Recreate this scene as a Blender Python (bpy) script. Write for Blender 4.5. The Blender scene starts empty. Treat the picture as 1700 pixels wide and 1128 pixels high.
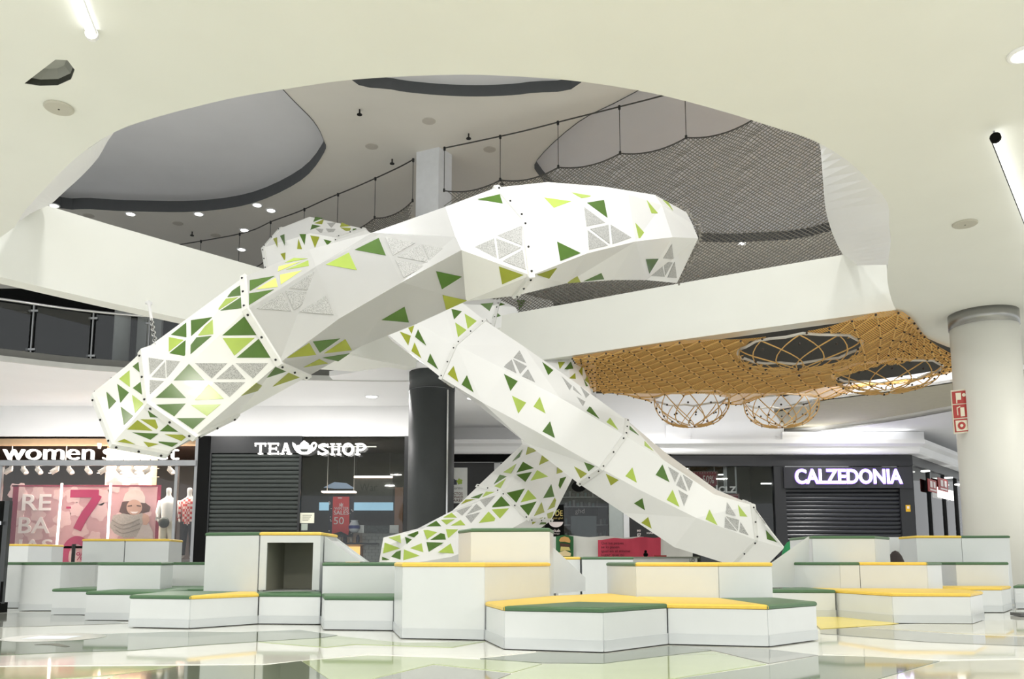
import bpy, bmesh, math, random
from mathutils import Vector, Matrix
from mathutils.bvhtree import BVHTree
from mathutils.geometry import tessellate_polygon
random.seed(7)
C = bpy.context.scene.collection
S = bpy.context.scene
# ---------------------------------------------------------------- camera
F = 1400.0; TP = 0.13; PA = math.atan(TP); CP = math.cos(PA); SP = math.sin(PA); Y0 = 933 - F * TP; EYE = 0.45
cam = bpy.data.objects.new('camera', bpy.data.cameras.new('camera')); C.objects.link(cam)
cam.location = (0, 0, EYE); cam.rotation_euler = (math.pi / 2 + PA, 0, 0)
cam.data.sensor_width = 36; cam.data.lens = F / 1700 * 36; cam.data.shift_y = (Y0 - 564) / 1700
cam.data.clip_end = 200; S.camera = cam
# ---------------------------------------------------------------- world, light, exposure
w = bpy.data.worlds.new('world'); S.world = w; w.use_nodes = True
w.node_tree.nodes['Background'].inputs[0].default_value = (0.96, 0.985, 1.0, 1)
w.node_tree.nodes['Background'].inputs[1].default_value = 1.02
S.view_settings.view_transform = 'Standard'; S.view_settings.look = 'None'
S.view_settings.exposure = 0.34; S.view_settings.gamma = 1.0; S.view_settings.use_curve_mapping = False
S.cycles.max_bounces = 8; S.cycles.transparent_max_bounces = 16

def area(loc, size, power, col=(1, .985, .96), rot=(0, 0, 0), sy=None):
    l = bpy.data.lights.new('lamp_or_fill_light', 'AREA'); l.energy = power; l.color = col; l.size = size
    if sy: l.shape = 'RECTANGLE'; l.size_y = sy
    else: l.shape = 'DISK'
    o = bpy.data.objects.new('lamp_or_fill_light', l); C.objects.link(o); o.location = loc; o.rotation_euler = rot
    return o
# added unseen fill lamps at soffit height, round the opening and behind the camera
for x, y, p in ((-5, 4.2, 38), (4.6, 4.2, 40), (0, 3.2, 38), (-6, -1, 160), (0, -1.5, 140), (6, -1, 160), (9.5, 9, 110), (-9, 8, 90)):
    area((x, y, 4.17), 0.5, p, (1, .95, .86))
# lamps under the far soffit in front of the shops
for x, p in ((-10.5, 70), (-7.5, 70), (-4.5, 70), (-2.6, 60)):
    area((x, 18.0, 4.17), 0.4, p, (1, .97, .95))
for x, p in ((4, 60), (9, 70), (13, 80)):
    area((x, 22.2, 4.1), 0.4, p)
# cove light lying on the cornice of the right hand shops, shining up the bulkhead
area((6.5, 23.15, 3.95), 9.0, 12, (.97, .98, 1), (math.pi, 0, 0), .1)
# added unseen strip light by the slab edge, washing the curved white band beyond the net
area((7.0, 16.6, 4.42), 2.6, 45, (1, 1, 1), (math.radians(82), 0, math.radians(-38)), .1)
# added unseen fill lamps below the upper ceiling, aimed down into the opening and over the net
for x, y, p in ((-3.0, 7.6, 135), (1.0, 7.4, 115), (4.0, 9.0, 60), (6.5, 17.5, 60)):
    area((x, y, 8.5), 0.6, p, (1, .99, .97))

def ray(px, py):
    u = (px - 850) / F; v = (Y0 - py) / F
    return Vector((u, CP - v * SP, SP + v * CP))
EY = Vector((0, 0, EYE))
def P(px, py, Y):
    d = ray(px, py); return EY + d * (Y / d.y)
def PZ(px, py, z):
    d = ray(px, py); return EY + d * ((z - EYE) / d.z)
def PW(px, py, Y): return P(px, py, Y)

# ---------------------------------------------------------------- materials
MATS = {}
def srgb(r, g, b):
    f = lambda c: (c / 255 / 12.92) if c / 255 <= .04045 else ((c / 255 + .055) / 1.055) ** 2.4
    return (f(r), f(g), f(b))
def mat(name, rgb, rough=.5, metal=0, emit=0, ecol=None, var=.03, scale=8, bump=0, spec=.5, trans=0, alpha=1, coat=0):
    if name in MATS: return MATS[name]
    m = bpy.data.materials.new(name); m.use_nodes = True; nt = m.node_tree; b = nt.nodes['Principled BSDF']
    c = srgb(*rgb)
    tc = nt.nodes.new('ShaderNodeTexCoord'); nz = nt.nodes.new('ShaderNodeTexNoise'); nz.inputs['Scale'].default_value = scale; nz.inputs['Detail'].default_value = 3
    nt.links.new(tc.outputs['Object'], nz.inputs['Vector'])
    rp = nt.nodes.new('ShaderNodeValToRGB'); e = rp.color_ramp.elements
    e[0].position = .3; e[1].position = .7
    e[0].color = (*[max(0, x * (1 - var)) for x in c], 1); e[1].color = (*[min(1, x * (1 + var)) for x in c], 1)
    nt.links.new(nz.outputs['Fac'], rp.inputs['Fac']); nt.links.new(rp.outputs['Color'], b.inputs['Base Color'])
    b.inputs['Roughness'].default_value = rough; b.inputs['Metallic'].default_value = metal
    b.inputs['Specular IOR Level'].default_value = spec
    b.inputs['Transmission Weight'].default_value = trans; b.inputs['Alpha'].default_value = alpha
    b.inputs['Coat Weight'].default_value = coat
    if emit:
        b.inputs['Emission Color'].default_value = (*(srgb(*ecol) if ecol else c), 1); b.inputs['Emission Strength'].default_value = emit
    if bump:
        bp = nt.nodes.new('ShaderNodeBump'); bp.inputs['Strength'].default_value = bump; bp.inputs['Distance'].default_value = .01
        nt.links.new(nz.outputs['Fac'], bp.inputs['Height']); nt.links.new(bp.outputs['Normal'], b.inputs['Normal'])
    MATS[name] = m; return m
def m_perf():
    m = mat('perforated sheet', (236, 236, 234), .4); nt = m.node_tree; b = nt.nodes['Principled BSDF']
    v = nt.nodes.new('ShaderNodeTexVoronoi'); v.inputs['Scale'].default_value = 110; v.inputs['Randomness'].default_value = .95
    tc = nt.nodes.new('ShaderNodeTexCoord'); nt.links.new(tc.outputs['Object'], v.inputs['Vector'])
    r = nt.nodes.new('ShaderNodeValToRGB'); r.color_ramp.elements[0].position = .36; r.color_ramp.elements[1].position = .46
    r.color_ramp.elements[0].color = (*srgb(140, 141, 138), 1); r.color_ramp.elements[1].color = (*srgb(190, 190, 188), 1)
    nt.links.new(v.outputs['Distance'], r.inputs['Fac']); nt.links.new(r.outputs['Color'], b.inputs['Base Color']); return m
def m_net(name, rgb, scale, thr):
    m = mat(name, rgb, .8); nt = m.node_tree; b = nt.nodes['Principled BSDF']
    tc = nt.nodes.new('ShaderNodeTexCoord'); out = None
    for ang in (.785, -.785):
        mp = nt.nodes.new('ShaderNodeMapping'); mp.inputs['Rotation'].default_value[2] = ang
        wv = nt.nodes.new('ShaderNodeTexWave'); wv.inputs['Scale'].default_value = scale
        nt.links.new(tc.outputs['Object'], mp.inputs['Vector']); nt.links.new(mp.outputs['Vector'], wv.inputs['Vector'])
        if out is None: out = wv.outputs['Fac']
        else:
            mx = nt.nodes.new('ShaderNodeMath'); mx.operation = 'MAXIMUM'
            nt.links.new(out, mx.inputs[0]); nt.links.new(wv.outputs['Fac'], mx.inputs[1]); out = mx.outputs[0]
    g = nt.nodes.new('ShaderNodeMath'); g.operation = 'GREATER_THAN'; g.inputs[1].default_value = thr
    nt.links.new(out, g.inputs[0]); nt.links.new(g.outputs[0], b.inputs['Alpha']); return m

WHITE = mat('white plaster', (241, 242, 235), .7, var=.012, scale=1.5)
WHITE2 = mat('white painted bulkhead', (243, 243, 244), .6, var=.012, scale=1.5)
CEILUP = mat('upper ceiling grey plaster', (228, 224, 216), .8, var=.02, scale=1)
DOMEIN = mat('dome grey plaster', (226, 226, 230), .8, var=.02, scale=1)
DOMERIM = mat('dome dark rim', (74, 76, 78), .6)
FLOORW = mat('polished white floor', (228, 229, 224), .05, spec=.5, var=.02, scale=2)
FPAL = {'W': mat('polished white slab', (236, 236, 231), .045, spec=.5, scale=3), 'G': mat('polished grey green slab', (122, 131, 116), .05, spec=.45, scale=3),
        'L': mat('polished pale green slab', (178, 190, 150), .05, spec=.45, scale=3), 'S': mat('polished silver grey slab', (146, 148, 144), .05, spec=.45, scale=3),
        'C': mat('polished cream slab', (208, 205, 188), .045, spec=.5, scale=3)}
LAM = mat('white laminate panel', (215, 219, 222), .28, var=.01)
CORE = mat('grey laminate core', (120, 122, 120), .6)
KICK = mat('pale grey kickboard', (200, 205, 209), .3, var=.01)
PADG = mat('green vinyl pad', (74, 108, 76), .42, bump=.05, scale=40)
PADY = mat('yellow vinyl pad', (230, 196, 84), .42, bump=.05, scale=40)
TUBE = mat('white slide polyethylene', (243, 243, 241), .27, var=.012, scale=2, coat=.15)
FLG = mat('white flange', (232, 232, 229), .35)
BOLT = mat('dark bolt steel', (45, 45, 45), .4, .6)
GD = mat('dark green window sheet', (80, 116, 42), .16, var=.08, scale=3)
GL = mat('lime green window sheet', (178, 202, 92), .16, var=.08, scale=3)
GY = mat('pale lime window sheet', (224, 238, 128), .16, var=.05, scale=3)
GO = mat('olive green window sheet', (160, 168, 52), .16, var=.08, scale=3)
PERF = m_perf()
DARK = mat('dark anodised frame', (30, 32, 34), .35)
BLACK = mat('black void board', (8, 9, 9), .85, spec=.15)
SHUT = mat('dark green grey shutter steel', (44, 50, 48), .42)
SHUT2 = mat('charcoal shutter steel', (42, 44, 50), .36)
GREYM = mat('brushed grey metal', (150, 152, 154), .35, .7)
CHROME = mat('polished steel', (205, 205, 205), .18, 1)
COLD = mat('charcoal column lacquer', (66, 69, 70), .5, spec=.3)
COLW = mat('white column paint', (236, 236, 231), .5, var=.012, scale=2)
GREYW = mat('grey painted wall', (150, 152, 150), .6)
LIT = mat('lit letter face', (255, 255, 255), .4, emit=1.5, ecol=(255, 250, 245))
LITV = mat('lit violet white letter face', (240, 236, 255), .4, emit=2.2, ecol=(236, 228, 255))
HALO = mat('violet letter rim', (150, 120, 235), .4, emit=1.6, ecol=(150, 120, 240))
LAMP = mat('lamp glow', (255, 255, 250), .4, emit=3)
LED = mat('warm LED tube', (255, 235, 225), .4, emit=5, ecol=(255, 225, 210))
BEIGE = mat('beige lit shop wall', (240, 205, 165), .7)
PINK = mat('dusty pink poster', (206, 160, 164), .55)
PINKL = mat('pale pink poster flower', (226, 190, 190), .55)
MAG = mat('magenta poster print', (176, 24, 88), .5)
POSTW = mat('white poster lettering', (244, 232, 230), .5)
MAROON = mat('maroon poster border', (140, 40, 70), .5)
RED = mat('red sale banner', (226, 62, 62), .6)
FIRE = mat('fire sign red', (168, 44, 40), .5)
CREAM = mat('cream fabric', (244, 236, 214), .7)
GLASS = None
def m_glass():
    m = bpy.data.materials.new('shop glass'); m.use_nodes = True; nt = m.node_tree
    for n in list(nt.nodes):
        if n.type == 'BSDF_PRINCIPLED': nt.nodes.remove(n)
    o = nt.nodes['Material Output']; t = nt.nodes.new('ShaderNodeBsdfTransparent'); t.inputs[0].default_value = (.86, .88, .88, 1)
    g = nt.nodes.new('ShaderNodeBsdfGlossy'); g.inputs['Roughness'].default_value = .02
    fr = nt.nodes.new('ShaderNodeFresnel'); fr.inputs[0].default_value = 1.45; mx = nt.nodes.new('ShaderNodeMixShader')
    nt.links.new(fr.outputs[0], mx.inputs[0]); nt.links.new(t.outputs[0], mx.inputs[1]); nt.links.new(g.outputs[0], mx.inputs[2]); nt.links.new(mx.outputs[0], o.inputs[0])
    return m
GLASS = m_glass()

# ---------------------------------------------------------------- object helpers
LOC = {}
def obj(name, verts, faces, m, parent=None, smooth=False):
    o0 = LOC.get(parent.name, Vector((0, 0, 0))) if parent else Vector((0, 0, 0))
    me = bpy.data.meshes.new(name); me.from_pydata([Vector(v) - o0 for v in verts], [], faces); me.update()
    if smooth:
        for p in me.polygons: p.use_smooth = True
    for mm in (m if isinstance(m, (list, tuple)) else [m]): me.materials.append(mm)
    o = bpy.data.objects.new(name, me); C.objects.link(o)
    if parent: o.parent = parent; LOC[o.name] = o0
    else: LOC[o.name] = Vector((0, 0, 0))
    return o
def tag(o, label, cat, group=None, kind=None):
    if label: o['label'] = label
    if cat: o['category'] = cat
    if group: o['group'] = group
    if kind: o['kind'] = kind
    return o
def thing(name, label, cat, loc, group=None):
    o = bpy.data.objects.new(name, None); C.objects.link(o); o.location = loc; LOC[o.name] = Vector(loc)
    return tag(o, label, cat, group)
def struct(o): o['kind'] = 'structure'; return o
class MB:
    def __init__(s): s.v = []; s.f = []
    def add(s, v, f):
        n = len(s.v); s.v += [tuple(x) for x in v]; s.f += [tuple(i + n for i in q) for q in f]; return s
    def box(s, a, b):
        x0, y0, z0 = a; x1, y1, z1 = b
        return s.add([(x0, y0, z0), (x1, y0, z0), (x1, y1, z0), (x0, y1, z0), (x0, y0, z1), (x1, y0, z1), (x1, y1, z1), (x0, y1, z1)],
                     [(0, 3, 2, 1), (4, 5, 6, 7), (0, 1, 5, 4), (1, 2, 6, 5), (2, 3, 7, 6), (3, 0, 4, 7)])
    def prism(s, poly, z0, z1):
        n = len(poly); v = [(p[0], p[1], z0) for p in poly] + [(p[0], p[1], z1) for p in poly]
        tr = tessellate_polygon([[Vector((p[0], p[1], 0)) for p in poly]])
        f = [(i, (i + 1) % n, (i + 1) % n + n, i + n) for i in range(n)]
        def up(t):
            a, b, c = [Vector((*poly[i][:2], 0)) for i in t]; return (b - a).cross(c - a).z > 0
        for t in tr:
            t = tuple(t) if up(t) else tuple(reversed(t))
            f += [tuple(i + n for i in t), tuple(reversed(t))]
        return s.add(v, f)
    def slab(s, pts, off):              # a planar polygon of 3-D points thickened by vector off
        n = len(pts); pts = [Vector(p) for p in pts]; off = Vector(off)
        nrm = Vector((0, 0, 0))
        for i in range(n): nrm += pts[i].cross(pts[(i + 1) % n])
        ax = max(range(3), key=lambda k: abs(nrm[k])); k1, k2 = [k for k in range(3) if k != ax]
        tr = tessellate_polygon([[Vector((p[k1], p[k2], 0)) for p in pts]])
        f = [(i, (i + 1) % n, (i + 1) % n + n, i + n) for i in range(n)]
        for t in tr: f += [tuple(t), tuple(i + n for i in reversed(t))]
        return s.add(pts + [p + off for p in pts], f)
    def tube(s, pts, r, n=6, cap=True):
        pts = [Vector(p) for p in pts]; rings = []
        for i, p in enumerate(pts):
            d = (pts[min(i + 1, len(pts) - 1)] - pts[max(i - 1, 0)]).normalized()
            a = d.cross(Vector((0, 0, 1)) if abs(d.z) < .9 else Vector((1, 0, 0))).normalized(); b = d.cross(a)
            rr = r[i] if isinstance(r, (list, tuple)) else r
            rings.append([p + (a * math.cos(k * 6.2832 / n) + b * math.sin(k * 6.2832 / n)) * rr for k in range(n)])
        v = [q for R in rings for q in R]; f = []
        for i in range(len(pts) - 1):
            for k in range(n): f.append((i * n + k, i * n + (k + 1) % n, (i + 1) * n + (k + 1) % n, (i + 1) * n + k))
        if cap: f += [tuple(reversed(range(n))), tuple(range(len(v) - n, len(v)))]
        return s.add(v, f)
    def lathe(s, c, prof, n=24, axis='z'):     # prof: (radius, offset)
        v = []
        for r, h in prof:
            for k in range(n):
                a = k * 6.2832 / n; x, y = r * math.cos(a), r * math.sin(a)
                v.append((c[0] + x, c[1] + y, c[2] + h) if axis == 'z' else (c[0] + x, c[1] + h, c[2] + y))
        f = [(i * n + k, i * n + (k + 1) % n, (i + 1) * n + (k + 1) % n, (i + 1) * n + k) for i in range(len(prof) - 1) for k in range(n)]
        f += [tuple(reversed(range(n))), tuple(range(len(v) - n, len(v)))]
        return s.add(v, f)
    def ball(s, c, r, n=8, m=5, sc=(1, 1, 1)):
        prof = [(r * math.sin(math.pi * i / m), -r * math.cos(math.pi * i / m)) for i in range(m + 1)]
        prof[0] = (r * .02, -r); prof[-1] = (r * .02, r)
        v = []
        for rr, h in prof:
            for k in range(n):
                a = k * 6.2832 / n; v.append((c[0] + rr * math.cos(a) * sc[0], c[1] + rr * math.sin(a) * sc[1], c[2] + h * sc[2]))
        f = [(i * n + k, i * n + (k + 1) % n, (i + 1) * n + (k + 1) % n, (i + 1) * n + k) for i in range(m) for k in range(n)]
        return s.add(v, f)
    def build(s, name, m, parent=None, smooth=False): return obj(name, s.v, s.f, m, parent, smooth)
def ribbon(name, path, z0, z1, th, m, parent=None):       # vertical wall following a plan path (open), thickness th to the left
    mb = MB(); n = len(path); L = []
    for i in range(n):
        a = Vector(path[max(i - 1, 0)][:2]); b = Vector(path[min(i + 1, n - 1)][:2]); d = (b - a).normalized()
        q = Vector((path[i][0], path[i][1])) + Vector((-d.y, d.x)) * th; L.append((q.x, q.y))
    v = [(p[0], p[1], z0) for p in path] + [(p[0], p[1], z1) for p in path] + [(q[0], q[1], z0) for q in L] + [(q[0], q[1], z1) for q in L]
    f = []
    for i in range(n - 1):
        f += [(i, i + 1, n + i + 1, n + i), (2 * n + i + 1, 2 * n + i, 3 * n + i, 3 * n + i + 1), (n + i, n + i + 1, 3 * n + i + 1, 3 * n + i), (i + 1, i, 2 * n + i, 2 * n + i + 1)]
    f += [(0, n, 3 * n, 2 * n), (n - 1, 3 * n - 1, 4 * n - 1, 2 * n - 1)]
    return obj(name, v, f, m, parent)
def spline(pts, k=6):
    out = []; n = len(pts)
    pts = [Vector(p) for p in pts]
    for i in range(n - 1):
        p0 = pts[max(i - 1, 0)]; p1 = pts[i]; p2 = pts[i + 1]; p3 = pts[min(i + 2, n - 1)]
        for j in range(k):
            t = j / k
            out.append(.5 * ((2 * p1) + (-p0 + p2) * t + (2 * p0 - 5 * p1 + 4 * p2 - p3) * t * t + (-p0 + 3 * p1 - 3 * p2 + p3) * t ** 3))
    out.append(pts[-1]); return out
# ---- lettering (built in font) -> meshes in the x-z plane facing -y
def glyph_mesh(txt, extrude, off, res=4):
    cu = bpy.data.curves.new('t', 'FONT'); cu.body = txt; cu.size = 1; cu.extrude = extrude; cu.offset = off; cu.resolution_u = res
    o = bpy.data.objects.new('t', cu); C.objects.link(o)
    me = bpy.data.meshes.new_from_object(o); v = [tuple(x.co) for x in me.vertices]; f = [tuple(p.vertices) for p in me.polygons]
    bpy.data.objects.remove(o); bpy.data.meshes.remove(me); bpy.data.curves.remove(cu); return v, f
def advance(txt):
    if not txt: return 0
    v, _ = glyph_mesh(txt + '|', 0, 0, 1); return max(p[0] for p in v)
def lettering(txt, x0, x1, z0, z1, Y, m, parent, depth=.03, off=.0, each=True, name='letter', shear=0, ytop=None):
    """letters filling the rectangle x0..x1, z0..z1 on plane y=Y; ytop: cap height in font units"""
    allv, _ = glyph_mesh(txt, .5, off); mn = min(p[0] for p in allv); mx = max(p[0] for p in allv); lo = min(p[1] for p in allv); hi = max(p[1] for p in allv)
    sx = (x1 - x0) / (mx - mn); sz = (z1 - z0) / (hi - lo)
    def put(v): return [(x0 + (p[0] - mn) * sx, Y - (p[2] + .5) * depth, z0 + (p[1] - lo) * sz) for p in v]
    if not each:
        v, f = glyph_mesh(txt, .5, off); return obj(name, put(v), f, m, parent)
    bar = advance('') or 0; base = max(p[0] for p in glyph_mesh('|', 0, 0, 1)[0])
    for i, ch in enumerate(txt):
        if ch == ' ': continue
        ax = advance(txt[:i]) - base if i else 0
        v, f = glyph_mesh(ch, .5, off); obj(name, put([(p[0] + ax, p[1], p[2]) for p in v]), f, m, parent)
def rect(mb, px0, py0, px1, py1, Y, th=.02):
    a = P(px0, py1, Y); b = P(px1, py0, Y); return mb.box((min(a.x, b.x), Y - th, a.z), (max(a.x, b.x), Y, b.z))

Z = 4.2            # underside of the first floor slab
ZU = 8.8           # upper ceiling
K = .45 / .94
# ================================================================= STRUCTURE
# floor with irregular polished slabs
fl = MB(); fl.box((-26, -8, -.1), (30, 40, 0)); floor = struct(fl.build('floor', FLOORW))
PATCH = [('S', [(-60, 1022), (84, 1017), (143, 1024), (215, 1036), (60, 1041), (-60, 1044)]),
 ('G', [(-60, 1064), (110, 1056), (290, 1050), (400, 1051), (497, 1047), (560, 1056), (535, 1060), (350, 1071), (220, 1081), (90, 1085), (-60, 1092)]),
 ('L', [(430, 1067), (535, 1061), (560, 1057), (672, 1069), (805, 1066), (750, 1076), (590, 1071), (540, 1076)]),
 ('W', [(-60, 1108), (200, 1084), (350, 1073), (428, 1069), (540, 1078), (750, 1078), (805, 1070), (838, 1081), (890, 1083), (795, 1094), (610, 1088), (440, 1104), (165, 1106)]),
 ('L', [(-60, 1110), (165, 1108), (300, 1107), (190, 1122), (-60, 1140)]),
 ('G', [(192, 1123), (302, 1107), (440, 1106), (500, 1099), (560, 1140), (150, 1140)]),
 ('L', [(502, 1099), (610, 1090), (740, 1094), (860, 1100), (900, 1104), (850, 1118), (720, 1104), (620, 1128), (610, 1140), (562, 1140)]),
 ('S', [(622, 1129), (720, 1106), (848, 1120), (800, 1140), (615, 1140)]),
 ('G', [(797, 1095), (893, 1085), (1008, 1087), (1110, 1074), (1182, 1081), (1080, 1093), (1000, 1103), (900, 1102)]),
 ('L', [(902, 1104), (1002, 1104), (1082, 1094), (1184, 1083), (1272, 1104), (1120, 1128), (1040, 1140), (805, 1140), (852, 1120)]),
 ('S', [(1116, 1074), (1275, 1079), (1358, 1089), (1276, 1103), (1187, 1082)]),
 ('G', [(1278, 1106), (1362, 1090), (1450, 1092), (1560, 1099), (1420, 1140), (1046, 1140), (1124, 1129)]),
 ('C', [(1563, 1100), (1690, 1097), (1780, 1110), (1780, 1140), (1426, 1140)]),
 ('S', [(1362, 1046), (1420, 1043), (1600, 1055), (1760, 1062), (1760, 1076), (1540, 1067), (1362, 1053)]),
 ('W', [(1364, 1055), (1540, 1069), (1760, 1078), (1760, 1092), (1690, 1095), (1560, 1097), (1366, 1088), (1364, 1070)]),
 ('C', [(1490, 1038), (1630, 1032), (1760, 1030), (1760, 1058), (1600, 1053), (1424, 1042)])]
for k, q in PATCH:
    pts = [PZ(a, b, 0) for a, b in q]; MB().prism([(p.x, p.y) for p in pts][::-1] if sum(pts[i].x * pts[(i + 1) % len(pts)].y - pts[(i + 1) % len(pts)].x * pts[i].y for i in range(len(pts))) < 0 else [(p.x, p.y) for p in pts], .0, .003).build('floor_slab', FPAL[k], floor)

# ---- first floor slab (near ceiling) with its free-form opening
nearrim = [(-160, 470), (0, 395), (40, 351), (85, 302), (130, 259), (190, 219), (255, 196), (330, 176), (400, 160), (480, 147), (560, 135), (650, 128), (760, 124), (860, 127), (950, 134), (1030, 145), (1110, 161), (1200, 185), (1280, 210), (1345, 231), (1400, 262), (1440, 297), (1473, 336), (1476, 372), (1479, 400), (1475, 432), (1473, 462), (1478, 490), (1488, 515), (1510, 540), (1540, 562), (1598, 584), (1700, 606)]
rim3 = [PZ(a, b, Z) for a, b in nearrim]; rim = spline([(p.x, p.y, 0) for p in rim3], 3)
rimxy = [(p.x, p.y) for p in rim]
recess_pts = [(40, 139), (92, 99), (112, 100), (124, 116), (118, 132), (96, 142), (66, 143)]
rec = [PZ(a, b, Z) for a, b in recess_pts]
outer = rimxy + [(18, rimxy[-1][1] + .5), (18, -8), (-16, -8), (-16, rimxy[0][1])]
loops = [[Vector((x, y, Z)) for x, y in outer], [Vector((p.x, p.y, Z)) for p in rec]]
vv = [p for L in loops for p in L]; tr = tessellate_polygon(loops)
n1 = len(loops[0]); n2 = len(loops[1])
v = [tuple(p) for p in vv] + [(p.x, p.y, Z + .35) for p in vv]; nv = len(vv)
f = [tuple(t) for t in tr] + [tuple(i + nv for i in reversed(t)) for t in tr]
f += [(i, (i + 1) % n1, (i + 1) % n1 + nv, i + nv) for i in range(n1)] + [(n1 + i, n1 + (i + 1) % n2, n1 + (i + 1) % n2 + nv, n1 + i + nv) for i in range(n2)]
o = struct(obj('ceiling', v, f, WHITE))
ZP = 5.32
# flared white lips on the two sides of the opening, leaning in over it
def lip(name, lo, hi, zh):
    a = spline([PZ(*q, Z) for q in lo], 3); b = spline([PZ(*q, zh) for q in hi], 3); n = len(a); v = []
    for p, q in zip(a, b): v += [p, q, q + Vector((0, 0, .06)), p + Vector((0, 0, .2))]
    f = []
    for i in range(n - 1):
        for k in range(4): f.append((4 * i + k, 4 * i + (k + 1) % 4, 4 * i + 4 + (k + 1) % 4, 4 * i + 4 + k))
    struct(obj(name, v, f, mat('lip white with light painted in', (252, 252, 252), .6, var=.005)))  # whiter than the plaster: the lips' strong lighting put into the colour
lip('wall_lip_left', [(255, 196), (190, 219), (160, 238), (130, 259), (100, 286), (85, 302), (62, 326), (40, 351), (0, 395)], [(240, 178), (189, 220), (163, 262), (136, 292), (112, 314), (98, 327), (88, 336), (74, 344), (45, 356)], 5.3)
lip('wall_lip_right', [(1330, 225), (1360, 238), (1400, 262), (1440, 297), (1473, 336), (1476, 372), (1479, 400), (1477, 420), (1475, 440)], [(1340, 200), (1360, 237), (1364, 270), (1367, 310), (1371, 350), (1382, 388), (1394, 414), (1403, 428), (1412, 441)], 5.2)
# far bridge fascias, left and right, meeting at the dark column
LB = [(-160, 420), (0, 460), (80, 479), (170, 500), (310, 531), (450, 562), (600, 594), (690, 611)]
RB = [(722, 622), (800, 612), (950, 591), (1080, 572), (1200, 555), (1350, 534), (1490, 515)]
lb = [PZ(a, b, Z) for a, b in LB]; rb = [PZ(a, b, Z) for a, b in RB]
struct(ribbon('wall_bridge_left', [(p.x, p.y) for p in lb], Z, ZP + .05, .3, WHITE))
struct(ribbon('wall_bridge_right', [(p.x, p.y) for p in rb], Z, ZP - .12, .3, WHITE))
struct(ribbon('trim_1', [(p.x, p.y - .03) for p in rb], Z - .001, Z + .28, .05, WHITE))
# wedge shaped deck joining the two bridges over the dark column
wd = [PZ(560, 585, Z), PZ(690, 611, Z), PZ(722, 621, Z), PZ(800, 611, Z)]
MBd = MB(); MBd.prism([(wd[0].x, wd[0].y + .02), (wd[1].x, wd[1].y + .02), (wd[2].x, wd[2].y + .02), (wd[3].x, wd[3].y + .02), (wd[3].x + .6, wd[3].y + 1.4), (wd[0].x - 1.0, wd[0].y + 1.4)], Z + .03, Z + .3)
struct(MBd.build('ceiling_deck', WHITE))

# ---- upper ceiling with recessed domes
def plan(px, z=ZU): return [(p.x, p.y) for p in (PZ(a, b, z) for a, b in px)]
D1 = plan([(470, 148), (520, 200), (537, 232), (538, 252), (500, 298), (420, 336), (330, 350), (230, 350), (150, 346), (75, 336)]) + [(-11.8, 15.5), (-10.6, 12.2), (-7, 10.9), (-4.6, 11.6)]
D2 = plan([(580, 128), (650, 147), (700, 154), (760, 158), (820, 158), (880, 153), (965, 135)]) + [(1.2, 11.6), (.2, 10.2), (-1, 9.8), (-2.2, 10.3), (-2.8, 11.6)]
D3 = plan([(1380, 382), (1250, 400), (1160, 400), (1080, 393), (1000, 365), (930, 325), (895, 290), (892, 265), (960, 202), (1055, 152)]) + [(4.6, 11.2), (7, 11), (9.5, 13), (10.2, 16.5)]
def smoothloop(L, k=4):
    L = L + L[:3]; s = spline([(a, b, 0) for a, b in L], k); n = (len(L) - 3) * k
    return [(p.x, p.y) for p in s[k:k + n]]
domes = [smoothloop(D) for D in (D1, D2, D3)]
outer = [(-26, 4), (26, 4), (26, 27), (-26, 27)]
loops = [[Vector((x, y, ZU)) for x, y in outer]] + [[Vector((x, y, ZU)) for x, y in d] for d in domes]
tr = tessellate_polygon(loops); vv = [tuple(p) for L in loops for p in L]
struct(obj('ceiling_upper', vv, [tuple(t) for t in tr], CEILUP))
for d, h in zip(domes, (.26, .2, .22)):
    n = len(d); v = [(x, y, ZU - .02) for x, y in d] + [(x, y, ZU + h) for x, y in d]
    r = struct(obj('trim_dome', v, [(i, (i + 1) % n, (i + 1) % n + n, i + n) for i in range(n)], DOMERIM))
    big = [(x, y, ZU + h) for x, y in d]
    t = tessellate_polygon([[Vector((x, y, 0)) for x, y, z in big]])
    struct(obj('ceiling_dome', big, [tuple(q) for q in t], DOMEIN))
b = MB(); b.box((-26, 26.6, Z), (26, 27, 10)); struct(b.build('wall_upper_back', mat('dark upper back wall', (84, 82, 76), .8)))
b = MB(); b.box((-26, 4, ZU + 1.2), (26, 27, ZU + 1.4)); struct(b.build('ceiling_roof', CEILUP))
# ledge line of the far upper soffit
q0, q1 = PZ(1130, 444, 7.6), PZ(1420, 392, 7.6)

# ---- dark column, upper square column, right column
cc = PZ(714, 612, Z); CX, CY = cc.x, cc.y + .45
t = thing('column', 'charcoal round column with a pale joint line beside the tea shop window', 'column', (CX, CY, 0))
R = .455
MB().lathe((CX, CY, 0), [(R, 0), (R, 3.83)], 40).build('shaft', COLD, t, True)
MB().lathe((CX, CY, 0), [(R + .004, 3.845), (R + .004, Z + .03)], 40).build('collar', COLD, t, True)
MB().lathe((CX, CY, 0), [(R - .012, 3.82), (R - .012, 3.85)], 40).build('joint_ring', GREYM, t, True)
b = MB(); b.box((CX + .33, CY - .345, 0), (CX + .36, CY - .29, 3.8)); b.build('corner_strip', CHROME, t)
t = thing('column', 'white square column carrying the net ropes on the upper floor', 'column', (CX, CY, Z + .3))
b = MB(); b.prism([(CX - .36, CY - .2), (CX + .12, CY - .42), (CX + .36, CY - .1), (CX + .1, CY + .4), (CX - .3, CY + .3)], Z + .3, ZU); b.build('shaft', mat('pale grey column paint', (214, 216, 220), .6), t)
rc = PZ(1650, 512, Z); RX, RY = rc.x, rc.y + .3
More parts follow.
